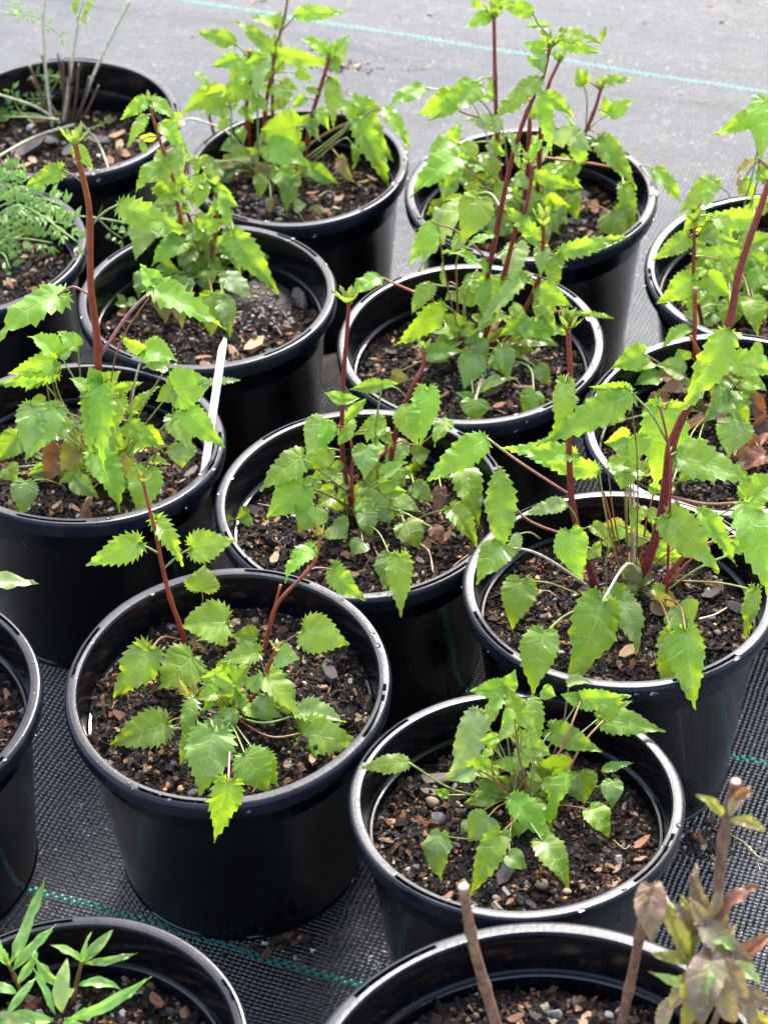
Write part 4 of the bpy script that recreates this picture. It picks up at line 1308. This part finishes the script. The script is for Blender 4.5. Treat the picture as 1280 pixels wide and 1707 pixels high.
frond(p8, [(95, 190), (75, 150), (88, 125), (110, 150)], .3, 5, 12, 'h')
# --- neighbours at the lower edge
p14 = Plant(14, 'narrow_leaf_plant', 'pale narrow leaf reaching in from the left edge above the bare potting soil', 'plant', (-90, 1160))
p14.load('''
S 6 4 .3 g -90,1160 -85,1060 -60,985
-58 978 57 974 30 ew p-62,985 f.25 z.55
-58 985 -30 1040 30 ew p-62,985 f.25
''')
p15 = Plant(15, 'narrow_leaf_plant', 'smooth light green plant with narrow leaves in the bottom left pot', 'plant', (85, 1700), .0)
p15.load('''
S 9 6 .0 o 42,1672 30,1640 14,1605 T30,3,e
S 9 6 .0 o 120,1672 128,1640 138,1600 T26,4,e
15 1612 72 1474 19 ee N f.4 b-.05
20 1618 90 1546 18 ee N f.4
5 1600 -20 1540 18 ee N
138 1602 88 1577 15 ee N b.12
138 1604 186 1553 18 ee N f.4
140 1606 225 1589 13 ee N b.14
139 1600 152 1556 7 ee N
28 1655 -15 1640 18 ee N z-.1
30 1640 62 1590 15 ee N z.02
110 1648 60 1590 18 ee N b.16 z-.02
102 1688 112 1603 28 ew N f.3 z-.05
92 1692 57 1618 12 ee N z-.05
108 1700 244 1632 21 ee N f.4 z-.04
12 1692 59 1632 15 ee N z-.1
90 1702 -12 1702 28 ee N z-.02
132 1642 197 1648 18 ee N b.16 z-.1
60 1705 -10 1690 22 ew N z-.0
105 1705 150 1725 27 ee N z.0
20 1700 60 1730 22 ee N z.0
95 1670 125 1650 19 ed N z-.1
''')
p16 = Plant(16, 'pruned_shrub', 'pruned woody shrub with cut brown stems and withered purple leaves in the bottom pot', 'shrub', (960, 1790), 0.4)
def wood(pts, w0, w1, d):
    y0 = p16.crown.y; L = []
    for i, (a, b) in enumerate(pts): L.append(at_y(a, b, y0 + d * U))
    path = catmull(L, 8 * (len(pts) - 1)); sc = dep(path[-1]) / FPX
    V, F, C = tube(path, w0 * sc * .5, w1 * sc * .5, 12, None, None, p16.crown, 4)
    st = mobj('stem', mkmesh('stem', V, F, WOOD), p16.root)
    t = (path[-1] - path[-3]).normalized(); V, F, C = tube([path[-1] - t * .0002, path[-1] + t * .0006], w1 * sc * .43, w1 * sc * .36, 12, None, None, p16.crown)
    mobj('cut_end', mkmesh('cut_end', V, F, CUT), st); p16.stems.append([(p, p16.px(p)) for p in path])
wood([(845, 1800), (826, 1707), (790, 1580), (772, 1478)], 22, 17, .1)
wood([(1010, 1810), (1035, 1707), (1060, 1590), (1078, 1484)], 19, 16, .2)
wood([(1120, 1840), (1160, 1707), (1190, 1540), (1205, 1400), (1226, 1303)], 24, 17, .1)
wood([(1135, 1800), (1150, 1700), (1150, 1600), (1160, 1540)], 16, 9, .0)
wood([(1160, 1790), (1195, 1690), (1215, 1640), (1240, 1600)], 12, 8, -.1)
p16.load('''
1085 1480 1086 1566 50 ct N d.1 f.9 b.22
1095 1486 1062 1540 34 cr N d.1 f.8 b.2
1205 1358 1162 1327 18 ly N d.05 b.28 f.7
1214 1368 1270 1384 20 ly N d.05 b.28 f.7
1215 1362 1250 1312 18 lt N d.0 f.9
1222 1330 1250 1318 20 lb N d.0 f.9
1150 1612 1088 1480 24 ly N d-.1 f.9 b.2
1155 1590 1105 1492 22 lw N d-.05 f.9 b.15
1182 1570 1160 1448 26 lt N d0 f.8 b.1
1172 1560 1150 1460 20 lr N d0 f.8 b.1
1200 1530 1260 1480 26 lb N d0 f.7
1178 1545 1255 1605 40 cr N d-.1 f.6 b.25
1160 1600 1088 1590 20 ly N d-.1 b.2
1145 1638 1084 1620 20 cw N d-.2 f.3 b.15
1182 1602 1172 1712 58 cr N d-.3 f.6 b.22
1195 1612 1222 1700 34 lt N d-.28 f.8 b.2
1168 1600 1135 1660 26 ly N d-.28 f.7 b.2
1188 1570 1222 1590 22 lw N d-.2 f.8 b.25
1176 1604 1168 1690 18 lw N d-.34 f.2 b.22
1200 1640 1290 1692 22 lt N d-.1 f.8 b.2
1190 1560 1150 1500 26 lt N d-.05 f.8
1165 1570 1135 1495 22 ly N d0 f.8
1185 1585 1240 1660 30 lt N d-.15 f.7 b.25
1150 1590 1170 1540 16 ly N d-.05
1120 1660 1100 1720 26 lt N d-.1 f.8
1225 1600 1282 1560 24 lb N d0 f.8
1210 1650 1250 1720 38 ct N d-.2 f.7 b.25
1170 1620 1120 1680 30 lt N d-.1 f.8 b.2
1200 1580 1215 1510 24 lt N d0 f.8
1235 1680 1290 1715 26 ly N d-.1 f.8 b.2
1190 1600 1225 1545 22 ly N d-.1 f.7 b.2
1205 1610 1262 1640 26 lw N d-.12 f.8 b.25
1165 1640 1140 1715 24 ly N d-.2 f.7 b.2
1150 1550 1120 1505 20 lr N d0 f.8
1185 1530 1200 1470 18 lt N d.02 f.9
''')
# ------------------------------------------------------------------ plant label
M = NT('label_translucent'); M.set(Base_Color=(.92, .92, .93), Roughness=.3); _t = M.n('BsdfTranslucent'); _t.inputs['Color'].default_value = (.95, .95, .96, 1); _m = M.n('MixShader'); _m.inputs[0].default_value = .5
M.l(M.p.outputs[0], _m.inputs[1]); M.l(_t.outputs[0], _m.inputs[2]); M.l(_m.outputs[0], M.out.inputs[0]); LABELT = M.m
def plant_label():
    A = p5.soilpt(337, 812); top = at_y(371, 562, A.y - .02 * U); d = (top - A); L = d.length; d.normalize()
    face = (CAMP - A); n = (face - d * face.dot(d)).normalized(); n = (n + d.cross(n) * .35).normalized(); x = d.cross(n); hw = 6.6 * dep(A) / FPX; th = .0006
    A = A - d * .012; prof = [(-1, 0), (-1, .93), (-.75, .965), (.15, 1.01), (.8, 1.0), (1, .97), (1, 0)]
    V = []; m = len(prof)
    for s in (-1, 1):
        for a, b in prof: V.append(x * (hw * a) + d * ((L + .012) * b) + n * (th * s + .004 * math.sin(b * 2.2)))
    F = [tuple(range(m))[::-1], tuple(range(m, 2 * m))] + [(i, (i + 1) % m, m + (i + 1) % m, m + i) for i in range(m)]
    o = mobj('plant_label', mkmesh('plant_label', V, F, LABELT, smooth=False), None, A)
    tag(o, 'blank white plastic plant label standing at the right side of the left middle pot', 'plant label')
plant_label()
# ------------------------------------------------------------------ seedlings
def seedling(k, label, crown, txt):
    p = Plant(k, 'seedling', label, 'seedling', crown, .2); p.load(txt)
seedling(6, 'tiny bluish weed seedling at the back wall of the pot with grit', (432, 440), '426 430 449 430 14 ed\n426 430 415 418 14 ed\n428 432 446 440 12 ed\n422 428 408 424 12 ed')
seedling(6, 'tiny round leaved seedling on the left of the soil beside the long pink petiole', (215, 512), '210 508 189 507 15 cg\n215 503 232 506 18 cd\n205 500 196 490 12 cg')
# ------------------------------------------------------------------ crumbs, stones and dry bits on the mat
GP = [(235, 60, 13, 'b3'), (168, 86, 10, 'b2'), (276, 113, 10, 'b3'), (256, 110, 12, 'b1'), (716, 25, 12, 'p0'), (667, 26, 9, 'b0'), (1074, 38, 11, 'b3'), (1214, 27, 12, 'b2'), (1203, 36, 12, 'p1'), (1183, 10, 12, 'b0'), (1016, 104, 13, 'b1'),
      (1220, 142, 8, 'b3'), (1139, 279, 8, 'b3'), (703, 69, 9, 'b0'), (595, 112, 18, 'b1'), (632, 112, 10, 'p1'), (652, 138, 10, 'b1'), (425, 5, 14, 'b0'), (440, 2, 16, 'b2'), (1232, 3, 14, 'b2'), (1185, 140, 8, 'b1'), (1095, 228, 9, 'b1'), (720, 255, 8, 'b1'), (980, 84, 8, 'b1'),
      (474, 1555, 13, 'b1'), (462, 1572, 10, 'b1'), (1184, 1360, 12, 'b0'), (1176, 1368, 12, 'b2'), (1148, 1420, 10, 'b0'), (1274, 1192, 14, 'b2'), (1210, 700, 1, 'b2'), (1208, 235, 9, 'b1'), (322, 60, 8, 'p1'), (60, 50, 9, 'b1'), (560, 70, 8, 'b1'), (850, 105, 7, 'b1')]
WD = {'b0': 'rusty', 'b1': 'tan', 'b2': 'dark', 'b3': 'greyish', 'p0': 'grey', 'p1': 'pale', 'p3': 'pale'}
for x, y, s, ty in GP:
    if s < 5: continue
    P = at_z(x, y, .002); me = random.choice(CHIPS[ty]); sc = s * dep(P) / FPX * .5
    o = bpy.data.objects.new('bark_crumb' if ty[0] == 'b' else 'small_stone', me); link(o)
    o.location = (P.x, P.y, .001 + sc * .3); o.scale = (sc, sc * random.uniform(.8, 1.6), sc * 1.1); o.rotation_euler = (random.gauss(0, .2), random.gauss(0, .2), random.uniform(0, 6))
    where = ('on the far grey mat beyond the green thread' if y < 11 + (x - 400) * .17 else 'on the grey mat between the green thread and the pots') if y < 300 else ('on the dark mat in front of the left foreground pot' if x < 700 else 'on the mat right of the front right pot')
    tag(o, WD[ty] + (' bark crumb lying ' if ty[0] == 'b' else ' small stone lying ') + where, 'debris', 'bits of bark and grit scattered on the mat')
def dry(pts, w, label, k=None):
    path = catmull([at_z(a, b, c * U) for a, b, c in pts], 8 * (len(pts) - 1)); sc = dep(path[0]) / FPX
    V, F, C = tube(path, w * sc * .5, w * sc * .35, 6, None, None, path[0]); o = mobj('dry_stalk', mkmesh('dry_stalk', V, F, DRY), None, path[0])
    tag(o, label, 'dry stalk')
dry([(683, 118, .02), (712, 112, .03), (723, 103, .03), (716, 96, .02)], 2.5, 'curled pale dry stalk on the mat between the back pots')
dry([(1218, 1392, .02), (1245, 1410, .06), (1262, 1440, .03), (1266, 1452, .02)], 3, 'thin bent dry twig on the mat behind the withered shrub')
dry([(1248, 1412, .05), (1262, 1428, .06), (1280, 1436, .03)], 4, 'short forked dry twig on the mat at the right edge')
# soil-level dry stalks: parts of the soil they lie on
def soilstalk(k, pts, w, mat=DRY, lift=.03):
    z = RIM[k]['c'].z - RIM[k]['S'] * U; L = []
    for a, b in pts:
        P = at_z(a, b, z)
        for _ in range(3): P = at_z(a, b, soil_surface(k, P)[0].z + lift * U)
        L.append(P)
    path = catmull(L, 6 * (len(pts) - 1)); sc = dep(path[0]) / FPX
    V, F, C = tube(path, w * sc * .5, w * sc * .35, 6, None, None, path[0]); o = mobj('dry_stalk', mkmesh('dry_stalk', V, F, mat), SOILO[k])
    o.matrix_parent_inverse = SOILO[k].matrix_world.inverted(); o.matrix_basis = Matrix.Translation(path[0])
soilstalk(3, [(1165, 1032), (1190, 1025), (1213, 1012)], 4, CUT)
soilstalk(4, [(697, 905), (715, 920), (722, 955)], 4)
soilstalk(4, [(430, 840), (455, 845), (470, 852), (482, 865)], 3)
soilstalk(4, [(425, 745), (440, 734), (460, 738), (465, 745)], 2, DRY, .12)
soilstalk(4, [(740, 962), (760, 940), (780, 925)], 3)
soilstalk(3, [(880, 1000), (905, 985), (925, 992), (935, 1010)], 2)
soilstalk(6, [(480, 463), (500, 470), (510, 482)], 4)
soilstalk(6, [(425, 470), (440, 490), (450, 520), (470, 560)], 2)
soilstalk(6, [(440, 480), (462, 500), (478, 530)], 2)
soilstalk(6, [(400, 560), (420, 585), (440, 575)], 2)
soilstalk(9, [(530, 328), (550, 318), (562, 332)], 2)
soilstalk(7, [(855, 628), (866, 640), (872, 650)], 2)
soilstalk(7, [(800, 690), (820, 682), (845, 690)], 2)
soilstalk(2, [(1022, 1400), (1040, 1415), (1050, 1408)], 2)
soilstalk(10, [(930, 345), (960, 338), (985, 335)], 4, WOOD, .08)
soilstalk(12, [(1235, 745), (1250, 725), (1262, 745), (1250, 770)], 3)
soilstalk(12, [(1200, 770), (1225, 750), (1250, 755)], 3)

def spill(cx, cy, rx, ry, n, label):
    """loose compost spilled on the mat: small flat-sided bits of one heap"""
    V = []; F = []; C = []; cc = crumb_colors(n)
    for i in range(n):
        a = random.uniform(0, 6.283); r = abs(random.gauss(0, .5)); P = at_z(cx + rx * r * math.cos(a), cy + ry * r * math.sin(a), .002)
        q = min(math.hypot(P.x - t['c'].x, P.y - t['c'].y) / t['R'] for t in RIM.values())
        if q < .82: continue
        sz = random.uniform(.004, .018) * U * (2 if random.random() < .05 else 1); b = len(V); R3 = Matrix.Rotation(random.uniform(0, 6), 3, 'Z') @ Matrix.Rotation(random.gauss(0, .5), 3, 'X')
        for z in (-.5, .6):
            for x, y in ((-1, -.7), (1, -.6), (.9, .7), (-.8, .6)): V.append(P + R3 @ Vector((x * sz * random.uniform(.6, 1.4), y * sz, z * sz)) + Vector((0, 0, sz * .4))); C.append(cc[i])
        F += [(b, b + 3, b + 2, b + 1), (b + 4, b + 5, b + 6, b + 7), (b, b + 1, b + 5, b + 4), (b + 1, b + 2, b + 6, b + 5), (b + 2, b + 3, b + 7, b + 6), (b + 3, b, b + 4, b + 7)]
    o = mobj('spilled_compost', mkmesh('spilled_compost', V, F, SOILM, col=np.array(C), smooth=False)); tag(o, label, 'soil', None, 'stuff')
spill(1165, 1405, 75, 40, 420, 'loose compost spilled on the mat right of the front right pot')
spill(470, 1570, 80, 40, 160, 'a few crumbs of compost spilled on the mat before the left foreground pot')
spill(570, 112, 90, 20, 120, 'thin scatter of compost crumbs on the far grey mat behind the back pots')
